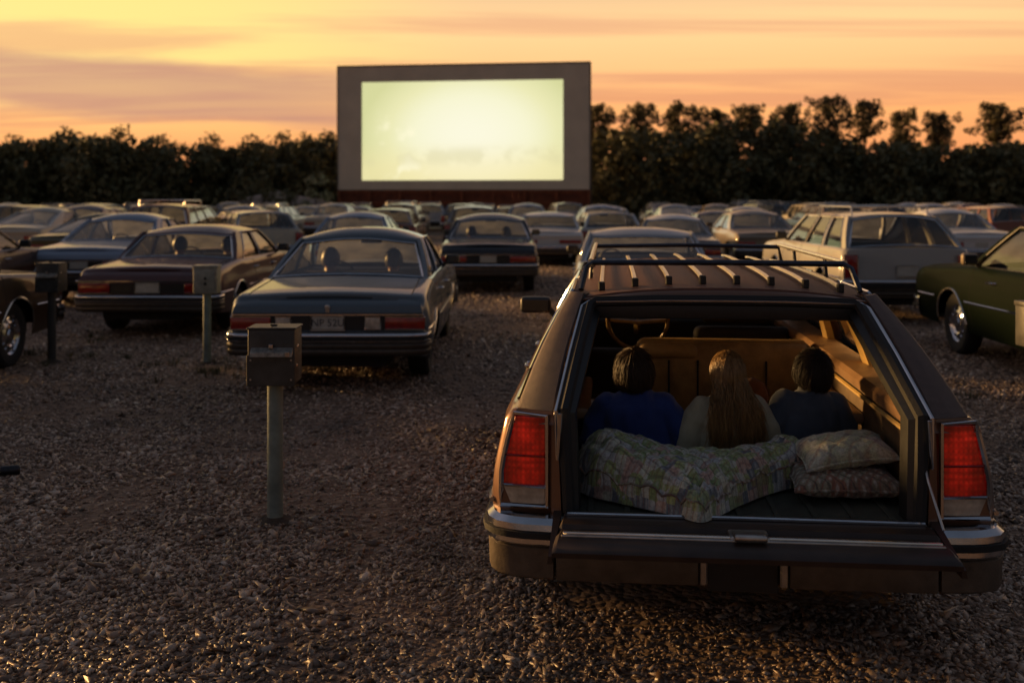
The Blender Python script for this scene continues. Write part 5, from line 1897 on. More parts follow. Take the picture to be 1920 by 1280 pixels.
def make_child(name, shirt_m, hair_m, trouser_m, girl, label, seed, head_tilt=0.0, head_rz=0.0, w=1.0, hs=1.0):
    root = empty(name)
    tag(root, label, 'person', 'children sitting in the back of the open wagon')
    hc = (0.004 * seed, 0.015, 0.462)
    mb = MB()
    ell(mb, [(0, 0, 0.02, 0.125, 0.095), (0, 0, 0.10, 0.13, 0.095), (0, 0.005, 0.20, 0.118, 0.085), (0, 0, 0.29, 0.128, 0.085), (0, 0, 0.335, 0.115, 0.07), (0, 0, 0.365, 0.06, 0.05)])
    limb(mb, [(0, 0, 0.34), (0, 0.008, 0.42)], [0.048, 0.042])
    head(mb, hc, hs)
    for sd in (-1, 1):
        sh, elb, wr = (sd * 0.125, 0, 0.325), (sd * 0.185, -0.005, 0.165), (sd * 0.105, 0.16, 0.085)
        limb(mb, [sh, elb, wr], [0.040, 0.031, 0.022])
        hand(mb, wr, (-sd * 0.25, 1, -0.25), (0, 0.2, 1), 0.95)
        limb(mb, [(sd * 0.07, 0.03, 0.065), (sd * 0.24, 0.24, 0.095), (-sd * 0.04, 0.33, 0.045)], [0.072, 0.05, 0.036])
        limb(mb, [(-sd * 0.04, 0.33, 0.045), (-sd * 0.10, 0.39, 0.03)], [0.032, 0.022])
    bake_mods('body', mb, [('REMESH', dict(mode='VOXEL', voxel_size=0.0065)), ('SMOOTH', dict(iterations=3, factor=0.5))], 'skin', root)
    # shirt
    mb = MB()
    q = w
    ell(mb, [(0, -0.005, 0.0, 0.155 * q, 0.122), (0, -0.005, 0.05, 0.162 * q, 0.122), (0, -0.006, 0.14, 0.150 * q, 0.110), (0, -0.006, 0.24, 0.150 * q, 0.105), (0, -0.006, 0.30, 0.150 * q, 0.098), (0, -0.004, 0.335, 0.125 * q, 0.082), (0, -0.002, 0.362, 0.088 * q, 0.066), (0, 0, 0.378, 0.056, 0.055)])
    for sd in (-1, 1):
        limb(mb, [(sd * 0.115 * q, -0.004, 0.305), (sd * 0.175 * q, -0.012, 0.21), (sd * 0.198 * q, -0.008, 0.12), (sd * 0.15 * q, 0.10, 0.085), (sd * 0.108, 0.165, 0.088)], [0.066, 0.060, 0.054, 0.042, 0.034])
    bake_mods('shirt', mb, [('REMESH', dict(mode='VOXEL', voxel_size=0.0065)), ('SMOOTH', dict(iterations=6, factor=0.5))], shirt_m, root, folds(0.0095, 8.0, seed * 3.1, 0.9))
    mb = MB()
    mb.tube([(0.054 * math.cos(a), 0.053 * math.sin(a), 0.379 + 0.006 * math.sin(a)) for a in np.linspace(0, 2 * math.pi, 25)[:-1]], 0.008, 6, True)
    mb.build('collar', shirt_m, root)
    # trousers
    mb = MB()
    ell(mb, [(0, 0, -0.004, 0.12, 0.10), (0, 0, 0.06, 0.14, 0.105), (0, 0, 0.12, 0.125, 0.095)])
    for sd in (-1, 1):
        limb(mb, [(sd * 0.07, 0.03, 0.075), (sd * 0.245, 0.24, 0.10), (-sd * 0.03, 0.325, 0.055)], [0.080, 0.060, 0.048])
    bake_mods('trousers', mb, [('REMESH', dict(mode='VOXEL', voxel_size=0.009)), ('SMOOTH', dict(iterations=4, factor=0.5))], trouser_m, root, folds(0.004, 12, seed))
    # hair
    c = Vector(hc)
    if not girl:
        mb = MB()
        rows = []
        for i in range(13):
            th = math.pi * 0.64 * i / 12
            rows.append([])
            for k in range(24):
                ph = 2 * math.pi * k / 24
                tt = th * (0.70 if math.sin(ph) > 0.55 else 1.0)
                rows[-1].append((c.x + 0.0795 * hs * math.sin(tt) * math.cos(ph), c.y - 0.002 + 0.0955 * hs * math.sin(tt) * math.sin(ph), c.z + 0.002 + 0.1055 * hs * math.cos(tt)))
        mb.grid(rows, True)
        hcap = mb.build('hair', hair_m, root, True, 180)
        strands('hair_strands', short_hair(hc, 1.05 * hs, seed), 2900 + seed, 5, 0.0019, hair_m, hcap)
    else:
        mb = MB()
        rows = []
        for i in range(13):
            th = math.pi * 0.72 * i / 12
            rows.append([])
            for k in range(24):
                ph = 2 * math.pi * k / 24
                tt = th * (0.60 if math.sin(ph) > 0.5 else 1.0)
                rows[-1].append((c.x + 0.080 * hs * math.sin(tt) * math.cos(ph), c.y - 0.002 + 0.096 * hs * math.sin(tt) * math.sin(ph), c.z + 0.002 + 0.106 * hs * math.cos(tt)))
        mb.grid(rows, True)
        hcap = mb.build('hair', hair_m, root, True, 180)

        def long_fn(i, rs):
            # parted in the middle, falling down the back in waves
            sd = 1 if rs.random() < 0.5 else -1
            y0 = rs.uniform(-0.9, 0.5)
            x0 = sd * abs(rs.gauss(0.0, 0.42))
            x0 = max(-0.8, min(0.8, x0))
            r2 = x0 * x0 + y0 * y0
            if r2 > 0.95:
                return None
            d = Vector((x0, y0, math.sqrt(1 - r2)))
            E = Vector((0.080, 0.096, 0.106)) * hs
            layer = 1.03 + rs.random() * 0.07
            path = [c + Vector((d.x * E.x, d.y * E.y, d.z * E.z)) * layer]
            q = d.copy()
            # slide down over the skull toward the side and back
            goal = Vector((sd * rs.uniform(0.05, 1.1), -rs.uniform(0.45, 1.0), -0.35)).normalized()
            for k in range(6):
                q = q.lerp(goal, 0.30).normalized()
                path.append(c + Vector((q.x * E.x, q.y * E.y, q.z * E.z)) * layer)
            p = path[-1].copy()
            total = rs.uniform(0.16, 0.33)
            n = 9
            ph = rs.uniform(0, 6.28)
            cl = round(p.x / 0.022)
            amp = rs.uniform(0.003, 0.009)
            back = rs.uniform(-0.155, -0.105)
            spread = p.x * rs.uniform(1.05, 1.9) + rs.gauss(0, 0.012)
            for k in range(1, n + 1):
                t = k / n
                z = p.z - total * t
                yy = lerp(p.y, back, min(1, t * 1.7))
                xx = lerp(p.x, spread, t) + amp * math.sin(9 * t + cl * 2.1) + 0.003 * math.sin(17 * t + ph)
                path.append(Vector((xx, yy + 0.004 * math.sin(11 * t + cl), z)))
            return path
        strands('hair_strands', long_fn, 2700, 16, 0.0020, hair_m, hcap)
    for o in root.children:
        pass
    return root


def cloth(name, c1, c2, sc=160, rough=0.92, var=0.35):
    m, t, p, out = new_mat(name)
    oc = t.node('ShaderNodeTexCoord').outputs['Object']
    n = t.noise(oc, 7, 5, 0.6)
    t.l.new(t.ramp(n, [(0.3, c1), (0.7, c2)]), p.inputs['Base Color'])
    setp(p, Roughness=rough, Sheen_Weight=0.25)
    nb = t.noise(oc, sc, 3, 0.6)
    b_ = t.node('ShaderNodeBump', None, Strength=0.25, Distance=0.004, Height=nb)
    t.l.new(b_.outputs[0], p.inputs['Normal'])
    return m


def hair_mat(name, a, b, rough=0.38):
    m, t, p, out = new_mat(name)
    oc = t.node('ShaderNodeTexCoord').outputs['Object']
    n = t.noise(t.node('ShaderNodeMapping', None, Vector=oc, Scale=(70, 70, 6)).outputs[0], 1.0, 4, 0.6)
    t.l.new(t.ramp(n, [(0.3, a), (0.7, b)]), p.inputs['Base Color'])
    setp(p, Roughness=rough)
    return m


M['shirt_blue'] = cloth('shirt_blue', (0.012, 0.028, 0.135), (0.022, 0.05, 0.21))
M['shirt_cream'] = cloth('shirt_cream', (0.36, 0.33, 0.22), (0.50, 0.47, 0.34))
M['shirt_slate'] = cloth('shirt_slate', (0.04, 0.055, 0.08), (0.07, 0.09, 0.125))
M['denim'] = cloth('denim', (0.03, 0.04, 0.07), (0.05, 0.065, 0.1))
M['hair_brown'] = hair_mat('hair_brown', (0.030, 0.016, 0.007), (0.07, 0.036, 0.014), 0.55)
M['hair_long'] = hair_mat('hair_long', (0.14, 0.07, 0.022), (0.40, 0.23, 0.085), 0.4)
M['hair_black'] = hair_mat('hair_black', (0.014, 0.009, 0.006), (0.035, 0.021, 0.012), 0.6)

FLOOR = 0.545
k1 = make_child('person', M['shirt_blue'], M['hair_brown'], M['denim'], False, 'child in a royal blue sweatshirt with brown hair, leftmost of the three', 1, w=1.14, hs=1.08)
k1.rotation_euler = (R(-2), R(-3), 0)
in_wagon(k1, -0.385, 0.98, FLOOR - 0.01, R(-6))
k2 = make_child('person', M['shirt_cream'], M['hair_long'], M['denim'], True, 'child with long wavy brown hair and a cream shirt, in the middle', 2, w=1.02, hs=1.02)
k2.rotation_euler = (R(1), R(-2), 0)
in_wagon(k2, 0.055, 0.95, FLOOR - 0.005, R(4))
k3 = make_child('person', M['shirt_slate'], M['hair_black'], M['denim'], False, 'child in a slate grey-blue shirt with black hair, rightmost of the three', 3, w=1.0, hs=1.0)
k3.rotation_euler = (R(2), R(4), 0)
in_wagon(k3, 0.42, 1.02, FLOOR + 0.005, R(9))


# adults in the parked cars
def make_adult():
    root = empty('person')
    mb = MB()
    ell(mb, [(0, 0, 0.0, 0.19, 0.13), (0, 0, 0.14, 0.185, 0.13), (0, 0, 0.28, 0.17, 0.12), (0, 0, 0.42, 0.20, 0.125), (0, 0, 0.52, 0.19, 0.105), (0, 0, 0.57, 0.09, 0.075)])
    limb(mb, [(0, 0, 0.54), (0, 0.012, 0.66)], [0.066, 0.056])
    head(mb, (0, 0.02, 0.745), 1.12)
    for sd in (-1, 1):
        wr = (sd * 0.13, 0.33, 0.20)
        limb(mb, [(sd * 0.19, 0, 0.49), (sd * 0.25, 0.06, 0.24), wr], [0.058, 0.045, 0.03])
        hand(mb, wr, (-sd * 0.2, 1, -0.1), (0, 0, 1), 1.2)
        limb(mb, [(sd * 0.1, 0.05, 0.06), (sd * 0.14, 0.46, 0.12), (sd * 0.13, 0.62, -0.06)], [0.095, 0.065, 0.05])
    bake_mods('body', mb, [('REMESH', dict(mode='VOXEL', voxel_size=0.011)), ('SMOOTH', dict(iterations=3, factor=0.5))], 'skin', root)
    mb = MB()
    ell(mb, [(0, 0, -0.02, 0.205, 0.15), (0, 0, 0.14, 0.20, 0.15), (0, 0, 0.28, 0.19, 0.14), (0, 0, 0.42, 0.215, 0.142), (0, 0, 0.52, 0.205, 0.12), (0, 0, 0.575, 0.11, 0.09), (0, 0, 0.60, 0.075, 0.07)])
    for sd in (-1, 1):
        limb(mb, [(sd * 0.185, 0, 0.485), (sd * 0.25, 0.06, 0.24), (sd * 0.14, 0.30, 0.20)], [0.075, 0.062, 0.046])
    bake_mods('jacket', mb, [('REMESH', dict(mode='VOXEL', voxel_size=0.012)), ('SMOOTH', dict(iterations=4, factor=0.5))], 'adult_clothes', root, folds(0.006, 8))
    mb = MB()
    rows = []
    for i in range(11):
        th = math.pi * 0.68 * i / 10
        rows.append([])
        for k in range(20):
            ph = 2 * math.pi * k / 20
            tt = th * (0.62 if math.sin(ph) > 0.5 else 1.0)
            j = 1 + 0.03 * math.sin(5 * ph + i)
            rows[-1].append((0.097 * j * math.sin(tt) * math.cos(ph), 0.018 + 0.118 * j * math.sin(tt) * math.sin(ph), 0.75 + 0.128 * math.cos(tt)))
    mb.grid(rows, True)
    mb.build('hair', 'dark_hair', root, True, 180)
    return root


adult0 = make_adult()
adult_used = [False]


def seat_adult(car, x, y, z, label, rz=0.0, sc=1.0):
    o = adult0 if not adult_used[0] else copy_tree(adult0)
    adult_used[0] = True
    m = Matrix.Translation(car.location) @ Matrix.Rotation(car.rotation_euler[2], 4, 'Z')
    o.location = m @ Vector((x, y, z))
    o.rotation_euler = (0, 0, car.rotation_euler[2] + rz)
    o.scale = (sc, sc, sc)
    tag(o, label, 'person', 'people watching from inside the parked cars')


# ------------------------------------------------------------------ bedding in the open wagon
def patch_mat(name, cols, scale, stripes=0.35, dark=(0.05, 0.045, 0.05)):
    m, t, p, out = new_mat(name)
    oc = t.node('ShaderNodeTexCoord').outputs['Object']
    # fabric patches: cells of a skewed grid, each with its own print
    mp = t.node('ShaderNodeMapping', None, Vector=oc, Rotation=(0, 0, R(38)), Scale=(scale, scale, scale * 0.55)).outputs[0]
    wob = t.noise(oc, 5, 3, 0.5)
    mp = t.node('ShaderNodeVectorMath', {'operation': 'ADD'}, i0=mp, i1=t.node('ShaderNodeCombineXYZ', None, X=t.math('MULTIPLY', wob, 1.6), Y=t.math('MULTIPLY', wob, 1.1), Z=0.0).outputs[0]).outputs[0]
    vo = t.node('ShaderNodeTexVoronoi', {'feature': 'F1', 'distance': 'CHEBYCHEV'}, Vector=mp, Scale=1.0, Randomness=0.35)
    sc_ = t.node('ShaderNodeSeparateColor', None, Color=vo.outputs['Color'])
    base = t.ramp(sc_.outputs[0], [(i / len(cols), c) for i, c in enumerate(cols)], 'CONSTANT')
    w1 = t.node('ShaderNodeTexWave', {'bands_direction': 'X'}, Vector=mp, Scale=0.42, Distortion=0.5, Detail=1.0).outputs['Fac']
    w2 = t.node('ShaderNodeTexWave', {'bands_direction': 'Y'}, Vector=mp, Scale=0.36, Distortion=0.5, Detail=1.0).outputs['Fac']
    pl = t.math('MULTIPLY', w1, w2)
    c = t.mix(t.node('ShaderNodeMapRange', None, Value=pl, From_Min=0.45, From_Max=0.85, To_Max=stripes * 1.8).outputs[0], base, (0.50, 0.48, 0.44))
    c = t.mix(t.node('ShaderNodeMapRange', None, Value=w1, From_Min=0.14, From_Max=0.02, To_Max=stripes * 2).outputs[0], c, (0.24, 0.09, 0.07))
    c = t.mix(t.node('ShaderNodeMapRange', None, Value=w2, From_Min=0.14, From_Max=0.02, To_Max=stripes * 2).outputs[0], c, dark)
    nn = t.noise(oc, 90, 3, 0.7)
    c = t.mix(0.7, c, t.ramp(nn, [(0.35, 0.45), (0.65, 1.15)]), 'MULTIPLY')
    t.l.new(c, p.inputs['Base Color'])
    setp(p, Roughness=0.95, Sheen_Weight=0.15)
    h = t.math('ADD', t.math('MULTIPLY', t.math('MINIMUM', w1, w2), 0.8), t.math('MULTIPLY', nn, 0.25))
    b_ = t.node('ShaderNodeBump', None, Strength=0.45, Distance=0.012, Height=h)
    t.l.new(b_.outputs[0], p.inputs['Normal'])
    return m


M['quilt'] = patch_mat('quilt', [(0.42, 0.43, 0.42), (0.24, 0.30, 0.13), (0.45, 0.32, 0.26), (0.27, 0.32, 0.17), (0.52, 0.52, 0.40), (0.15, 0.17, 0.19), (0.32, 0.37, 0.16), (0.42, 0.43, 0.36)], 26, 0.22)
M['pillow_plaid'] = patch_mat('pillow_plaid', [(0.21, 0.15, 0.11), (0.27, 0.24, 0.17), (0.22, 0.18, 0.13), (0.27, 0.14, 0.09), (0.25, 0.24, 0.17)], 24, 0.3)
M['pillow_pale'] = patch_mat('pillow_pale', [(0.40, 0.42, 0.29), (0.46, 0.46, 0.36), (0.37, 0.40, 0.28), (0.44, 0.42, 0.37)], 10, 0.2, (0.12, 0.10, 0.16))
M['blanket'] = patch_mat('blanket', [(0.20, 0.18, 0.12), (0.26, 0.23, 0.16), (0.22, 0.20, 0.12), (0.28, 0.24, 0.19)], 11, 0.25)
M['round_cushion'] = cloth('round_cushion', (0.15, 0.058, 0.02), (0.22, 0.09, 0.03))


def catmull(pts, n):
    out = []
    m = len(pts)
    for i in range(m):
        p0, p1, p2, p3 = [Vector(pts[(i + k - 1) % m]) for k in range(4)]
        for k in range(n):
            t = k / n
            out.append(0.5 * ((2 * p1) + (p2 - p0) * t + (2 * p0 - 5 * p1 + 4 * p2 - p3) * t * t + (3 * p1 - p0 - 3 * p2 + p3) * t ** 3))
    return out


def build_quilt():
    out = catmull([(-0.165, -0.04), (-0.25, 0.02), (-0.34, 0.09), (-0.48, 0.185), (-0.625, 0.29), (-0.675, 0.44), (-0.64, 0.61), (-0.45, 0.69), (-0.2, 0.66), (0.05, 0.66), (0.30, 0.72), (0.425, 0.66), (0.36, 0.55), (0.18, 0.40), (0.02, 0.21), (-0.075, 0.07)], 9)
    c = Vector((-0.19, 0.44))
    n = len(out)
    rows = []
    NR = 26
    for j in range(NR + 1):
        r = j / NR
        row = []
        for i, o in enumerate(out):
            p = c.lerp(Vector((o[0], o[1])), r ** 0.75)
            hgt = 0.19 + 0.06 * math.exp(-((p.x + 0.55) / 0.18) ** 2) + 0.03 * math.exp(-((p.x - 0.28) / 0.15) ** 2) - 0.06 * math.exp(-((p.x + 0.08) / 0.25) ** 2 - ((p.y - 0.62) / 0.16) ** 2)
            hgt *= 0.86 + 0.14 * min(1, max(0, (p.y - 0.0) / 0.35))
            z = hgt * max(0.0, 1 - (r ** 0.75) ** 6.5) ** 0.47
            # soft folds running towards the front corner
            a = math.atan2(p.y - 0.0, p.x + 0.17)
            f = 0.011 * math.sin(a * 17 + 5 * mnoise.noise(Vector((p.x * 5, p.y * 5, 2)))) * r
            f += 0.020 * mnoise.noise(Vector((p.x * 8, p.y * 8, 5))) + 0.010 * mnoise.noise(Vector((p.x * 21, p.y * 21, 9)))
            tuft = -0.020 * (1 - abs(math.cos(p.x * 30 + p.y * 17) * math.cos(p.y * 30 - p.x * 17))) ** 3
            rim = 1 + 0.02 * mnoise.noise(Vector((p.x * 14, p.y * 14, 1)))
            row.append((p.x * rim, p.y * rim, max(0.004 + 0.02 * (1 - r), z + (f + tuft) * min(1, z / 0.06))))
        rows.append(row)
    mb = MB()
    mb.grid(rows, True)
    under = [[(p[0], p[1], p[2] - 0.003) for p in rows[-1]], [(c.x + (p[0] - c.x) * 0.9, c.y + (p[1] - c.y) * 0.9, 0.0) for p in rows[-1]]]
    mb.grid(under, True)
    mb.add(under[1], [tuple(range(n))])
    root = mb.build('quilt', 'quilt', None, True, 180)
    in_wagon(root, 0, 0.02, 0.587)
    tag(root, 'bunched patchwork quilt with a corner hanging toward the open tailgate', 'quilt')
    # piping sewn along the rim
    mb = MB()
    mb.tube([(p[0] * 1.002, p[1] * 1.002, p[2] + 0.006) for p in rows[-2][::2]], 0.005, 5, True)
    mb.build('piping', 'pillow_plaid', root)


def build_pillow(name, a, b, th, mat, label, x, y, z, rot, sag=0.0, cat='pillow'):
    N = 26
    mb = MB()
    faces = []
    edge = []
    for sgn in (1, -1):
        rows = []
        for j in range(N + 1):
            v = -1 + 2 * j / N
            row = []
            for i in range(N + 1):
                u = -1 + 2 * i / N
                px = a * u * (1 - 0.10 * (1 - v * v) * abs(u) ** 3) * (1 - 0.0)
                py = b * v * (1 - 0.12 * (1 - u * u) * abs(v) ** 3)
                prof = max(0, (1 - u ** 4)) ** 0.55 * max(0, (1 - v ** 4)) ** 0.55
                h = th * prof * (1.0 if sgn > 0 else 0.75)
                wr = 0.010 * mnoise.noise(Vector((u * 4 + x * 9, v * 4, sgn))) + 0.007 * mnoise.noise(Vector((u * 9, v * 9 + x, 3)))
                row.append((px, py, sgn * max(0, h + wr * prof) - sag * (u * u)))
            rows.append(row)
        mb.grid(rows)
        edge = rows[0] + [r[-1] for r in rows[1:]] + list(reversed(rows[-1][:-1])) + [r[0] for r in reversed(rows[1:-1])]
    o = mb.build(name, mat, None, True, 180)
    o.rotation_euler = rot
    in_wagon(o, x, y, z, rot[2])
    tag(o, label, cat)
    mb = MB()
    mb.tube(edge, 0.006, 6, True)
    mb.build('piping', mat, o)
    return o


build_quilt()
build_pillow('pillow', 0.235, 0.165, 0.062, 'pillow_plaid', 'red-brown plaid pillow under the pale pillow at the right', 0.475, 0.46, 0.645, (R(4), R(0), R(2)))
build_pillow('pillow', 0.205, 0.14, 0.058, 'pillow_pale', 'pale green-grey pillow lying on top of the plaid pillow', 0.49, 0.50, 0.760, (R(8), R(-7), R(6)), 0.012)


def build_blanket():
    mb = MB()
    rows = []
    for j in range(25):
        y = 0.62 + 1.30 * j / 24
        row = []
        for i in range(31):
            x = -0.67 + 1.34 * i / 30
            edge = max(abs(x) / 0.67, 0) ** 8
            z = 0.012 + 0.010 * (1 + mnoise.noise(Vector((x * 6, y * 6, 1)))) + 0.05 * edge * (1 + 0.6 * mnoise.noise(Vector((y * 5, x, 4))))
            row.append((x * (1 - 0.02 * edge), y, z))
        rows.append(row)
    mb.grid(rows)
    mb.grid([[(p[0], p[1], 0.002) for p in r] for r in rows])
    e = rows[0] + [r[-1] for r in rows[1:]] + list(reversed(rows[-1][:-1])) + [r[0] for r in reversed(rows[1:-1])]
    mb.grid([e + [e[0]], [(p[0], p[1], 0.002) for p in e + [e[0]]]])
    o = mb.build('blanket', 'blanket', None, True, 180)
    in_wagon(o, 0, 0, 0.584)
    tag(o, 'cream blanket spread on the cargo floor under the three children', 'blanket')


build_blanket()
mb = MB()
mb.ball((0, 0, 0), (0.10, 0.06, 0.10), 24, 16)
cu_ = bake_mods('cushion', mb, [('REMESH', dict(mode='VOXEL', voxel_size=0.008)), ('SMOOTH', dict(iterations=2, factor=0.5))], 'round_cushion', None, folds(0.004, 14))
in_wagon(cu_, 0.26, 1.75, 0.75)
tag(cu_, 'round orange-brown cushion leaning on the seat between two children', 'cushion')
mb = MB()
mb.tube([(0.099 * math.cos(a), 0.0, 0.099 * math.sin(a)) for a in np.linspace(0, 2 * math.pi, 29)[:-1]], 0.006, 6, True)
mb.build('piping', 'round_cushion', cu_)


# ------------------------------------------------------------------ parked cars, near ones built one by one
def gx(px, Y):
    return (px - 960) / FPX * Y


P = {}
for k, c in dict(steel_blue=(0.07, 0.10, 0.125), maroon=(0.075, 0.032, 0.035), light_blue=(0.20, 0.27, 0.38), black=(0.014, 0.017, 0.024), silver=(0.36, 0.37, 0.38),
                 pale=(0.36, 0.35, 0.32), dark_green=(0.004, 0.008, 0.004), dark_brown=(0.055, 0.026, 0.012), umber=(0.035, 0.018, 0.008), white=(0.62, 0.62, 0.60),
                 cream=(0.50, 0.45, 0.34), grey=(0.16, 0.16, 0.165), rust=(0.16, 0.055, 0.03), navy=(0.02, 0.03, 0.07), tan=(0.25, 0.19, 0.125), olive=(0.07, 0.07, 0.035)).items():
    P[k] = paint(k, c, 0.0 if k in ('dark_green', 'white', 'cream', 'pale') else 0.15, 0.5, 0.05 if k == 'dark_green' else 0.75, spec=0.02 if k == 'dark_green' else 0.15, dust=0.0 if k == 'dark_green' else 0.1 if k in ('dark_brown', 'black', 'umber') else 0.28)


def place(root, X, Y, yaw, label, sz=1.0, group='cars parked facing the screen'):
    root.location = (X, Y, 0)
    root.rotation_euler = (0, 0, R(yaw))
    root.scale = (1, 1, sz)
    tag(root, label, 'car', group)
    return root


o, S1 = make_car('parked_car', dict(zt=[(0.0, 0.86), (0.12, 0.90), (0.35, 0.93), (1.35, 1.0), (3.6, 1.0), (3.75, 0.985), (5.0, 0.91), (5.35, 0.85)],
                 cab=(1.30, 3.74, 2.15, 3.05), zr=1.395, xr=0.70, crown=0.12, headrests=False, emblem=True,
                 lamps=[(0.55, 0.93, 0.605, 0.715, 'red_lens'), (0.36, 0.50, 0.605, 0.715, 'clear_lens')],
                 tail_panel=(0.90, 0.59, 0.73), plate=(0.0, 0.60, 0.722), plate_text='NP 52U'), P['steel_blue'])
place(o, -1.765, 9.6, 0, 'steel blue sedan with two people inside behind the nearest speaker post')
blue_car = o
o, _ = make_car('parked_car', dict(cab=(1.25, 3.72, 1.75, 3.05), zr=1.36, xr=0.70, crown=0.10,
                 lamps=[(0.50, 0.92, 0.60, 0.73, 'red_lens')], tail_panel=(0.93, 0.585, 0.745), plate=(0.0, 0.605, 0.735)), P['maroon'])
place(o, -4.85, 13.35, -1, 'maroon sedan with two people inside behind the pale speaker post')
maroon_car = o
o, _ = make_car('parked_car', dict(cab=(1.30, 3.74, 2.1, 3.05), lamps=[(0.42, 0.88, 0.61, 0.72, 'red_lens')], plate=(0.0, 0.61, 0.72), tail_panel=(0.9, 0.59, 0.735)), P['light_blue'])
place(o, -7.45, 17.3, 0, 'light blue sedan behind the maroon sedan', 1.07)
o, _ = make_car('parked_car', dict(cab=(1.25, 3.72, 1.85, 3.05), xr=0.72, lamps=[(0.42, 0.92, 0.61, 0.72, 'red_lens')], plate=(0.0, 0.61, 0.72), tail_panel=(0.93, 0.59, 0.735)), P['black'])
place(o, -0.46, 19.4, 0, 'black sedan with two people inside ahead of the steel blue sedan', 1.04)
black_car = o
o, _ = make_car('parked_car', dict(cab=(1.25, 3.72, 1.9, 3.05), xr=0.74, crown=0.07, lamps=[(0.45, 0.92, 0.61, 0.72, 'red_lens')], plate=(0.0, 0.61, 0.72)), P['silver'])
place(o, 1.72, 12.6, -4, 'silver grey sedan right in front of the open station wagon')
o, _ = make_car('parked_car', dict(WAGON, rack=True, W=2.0, crown=0.06), P['pale'])
place(o, 5.86, 14.9, -1, 'pale grey station wagon with a roof rack right of the open wagon', 1.13)
o, _ = make_car('parked_car', dict(WAGON, W=1.95, mirror_mat=P['tan'], L=5.3, bright=False), P['dark_green'])
place(o, 6.20, 8.0, 0, 'dark green car at the right edge showing its front fender', 1.10)
o, _ = make_car('parked_car', dict(bright=False), P['umber'])
place(o, -6.38, 7.0, 0, 'dark brown car cut by the left edge, front wheel showing', 1.08)
o, _ = make_car('parked_car', dict(), P['dark_brown'])
place(o, -9.1, 13.4, 0, 'brown sedan at the left edge ahead of the dark brown car', 1.05)

# ------------------------------------------------------------------ further rows: a few kinds, copied
PROTO = {}


def proto(kind):
    if kind not in PROTO:
        if kind == 'sedan':
            r, _ = make_car('parked_car', dict(detail=1, cab=(1.28, 3.72, 2.0, 3.05), lamps=[(0.45, 0.9, 0.61, 0.72, 'red_lens')], plate=(0, 0.61, 0.72)), P['grey'], glass='dark_glass')
        elif kind == 'coupe':
            r, _ = make_car('parked_car', dict(detail=1, cab=(1.0, 3.7, 2.2, 3.0), zr=1.33, pillars=[(0.0, 0.28, 0.0, 0.24), (0.955, 1.0, 0.93, 1.0)], lamps=[(0.5, 0.9, 0.61, 0.72, 'red_lens')], plate=(0, 0.61, 0.72)), P['grey'], glass='dark_glass')
        elif kind == 'hardtop':
            r, _ = make_car('parked_car', dict(detail=1, cab=(1.2, 3.72, 1.7, 3.05), xr=0.72, crown=0.06, lamps=[(0.3, 0.9, 0.62, 0.71, 'red_lens')], plate=(0, 0.45, 0.56)), P['grey'], glass='dark_glass')
        elif kind == 'wagon':
            r, _ = make_car('parked_car', dict(WAGON, detail=1), P['grey'], glass='dark_glass')
        else:
            r, _ = make_car('parked_car', dict(WAGON, detail=1, rack=True, W=2.0), P['grey'], glass='dark_glass')
        PROTO[kind] = [r, False]
    return PROTO[kind]


def park(kind, X, Y, yaw, colour, label, sz=1.0, roofc=None, group='cars parked facing the screen'):
    pr = proto(kind)
    if not pr[1]:
        o = pr[0]
        pr[1] = True
    else:
        o = copy_tree(pr[0])
        o.scale = (1, 1, 1)
    repaint(o, P[colour])
    if roofc:
        for ch in o.children:
            if ch.name.startswith('roof') and not ch.name.startswith('roof_rack'):
                ch.material_slots[0].material = P[roofc]
    return place(o, X, Y, yaw, label, sz, group)


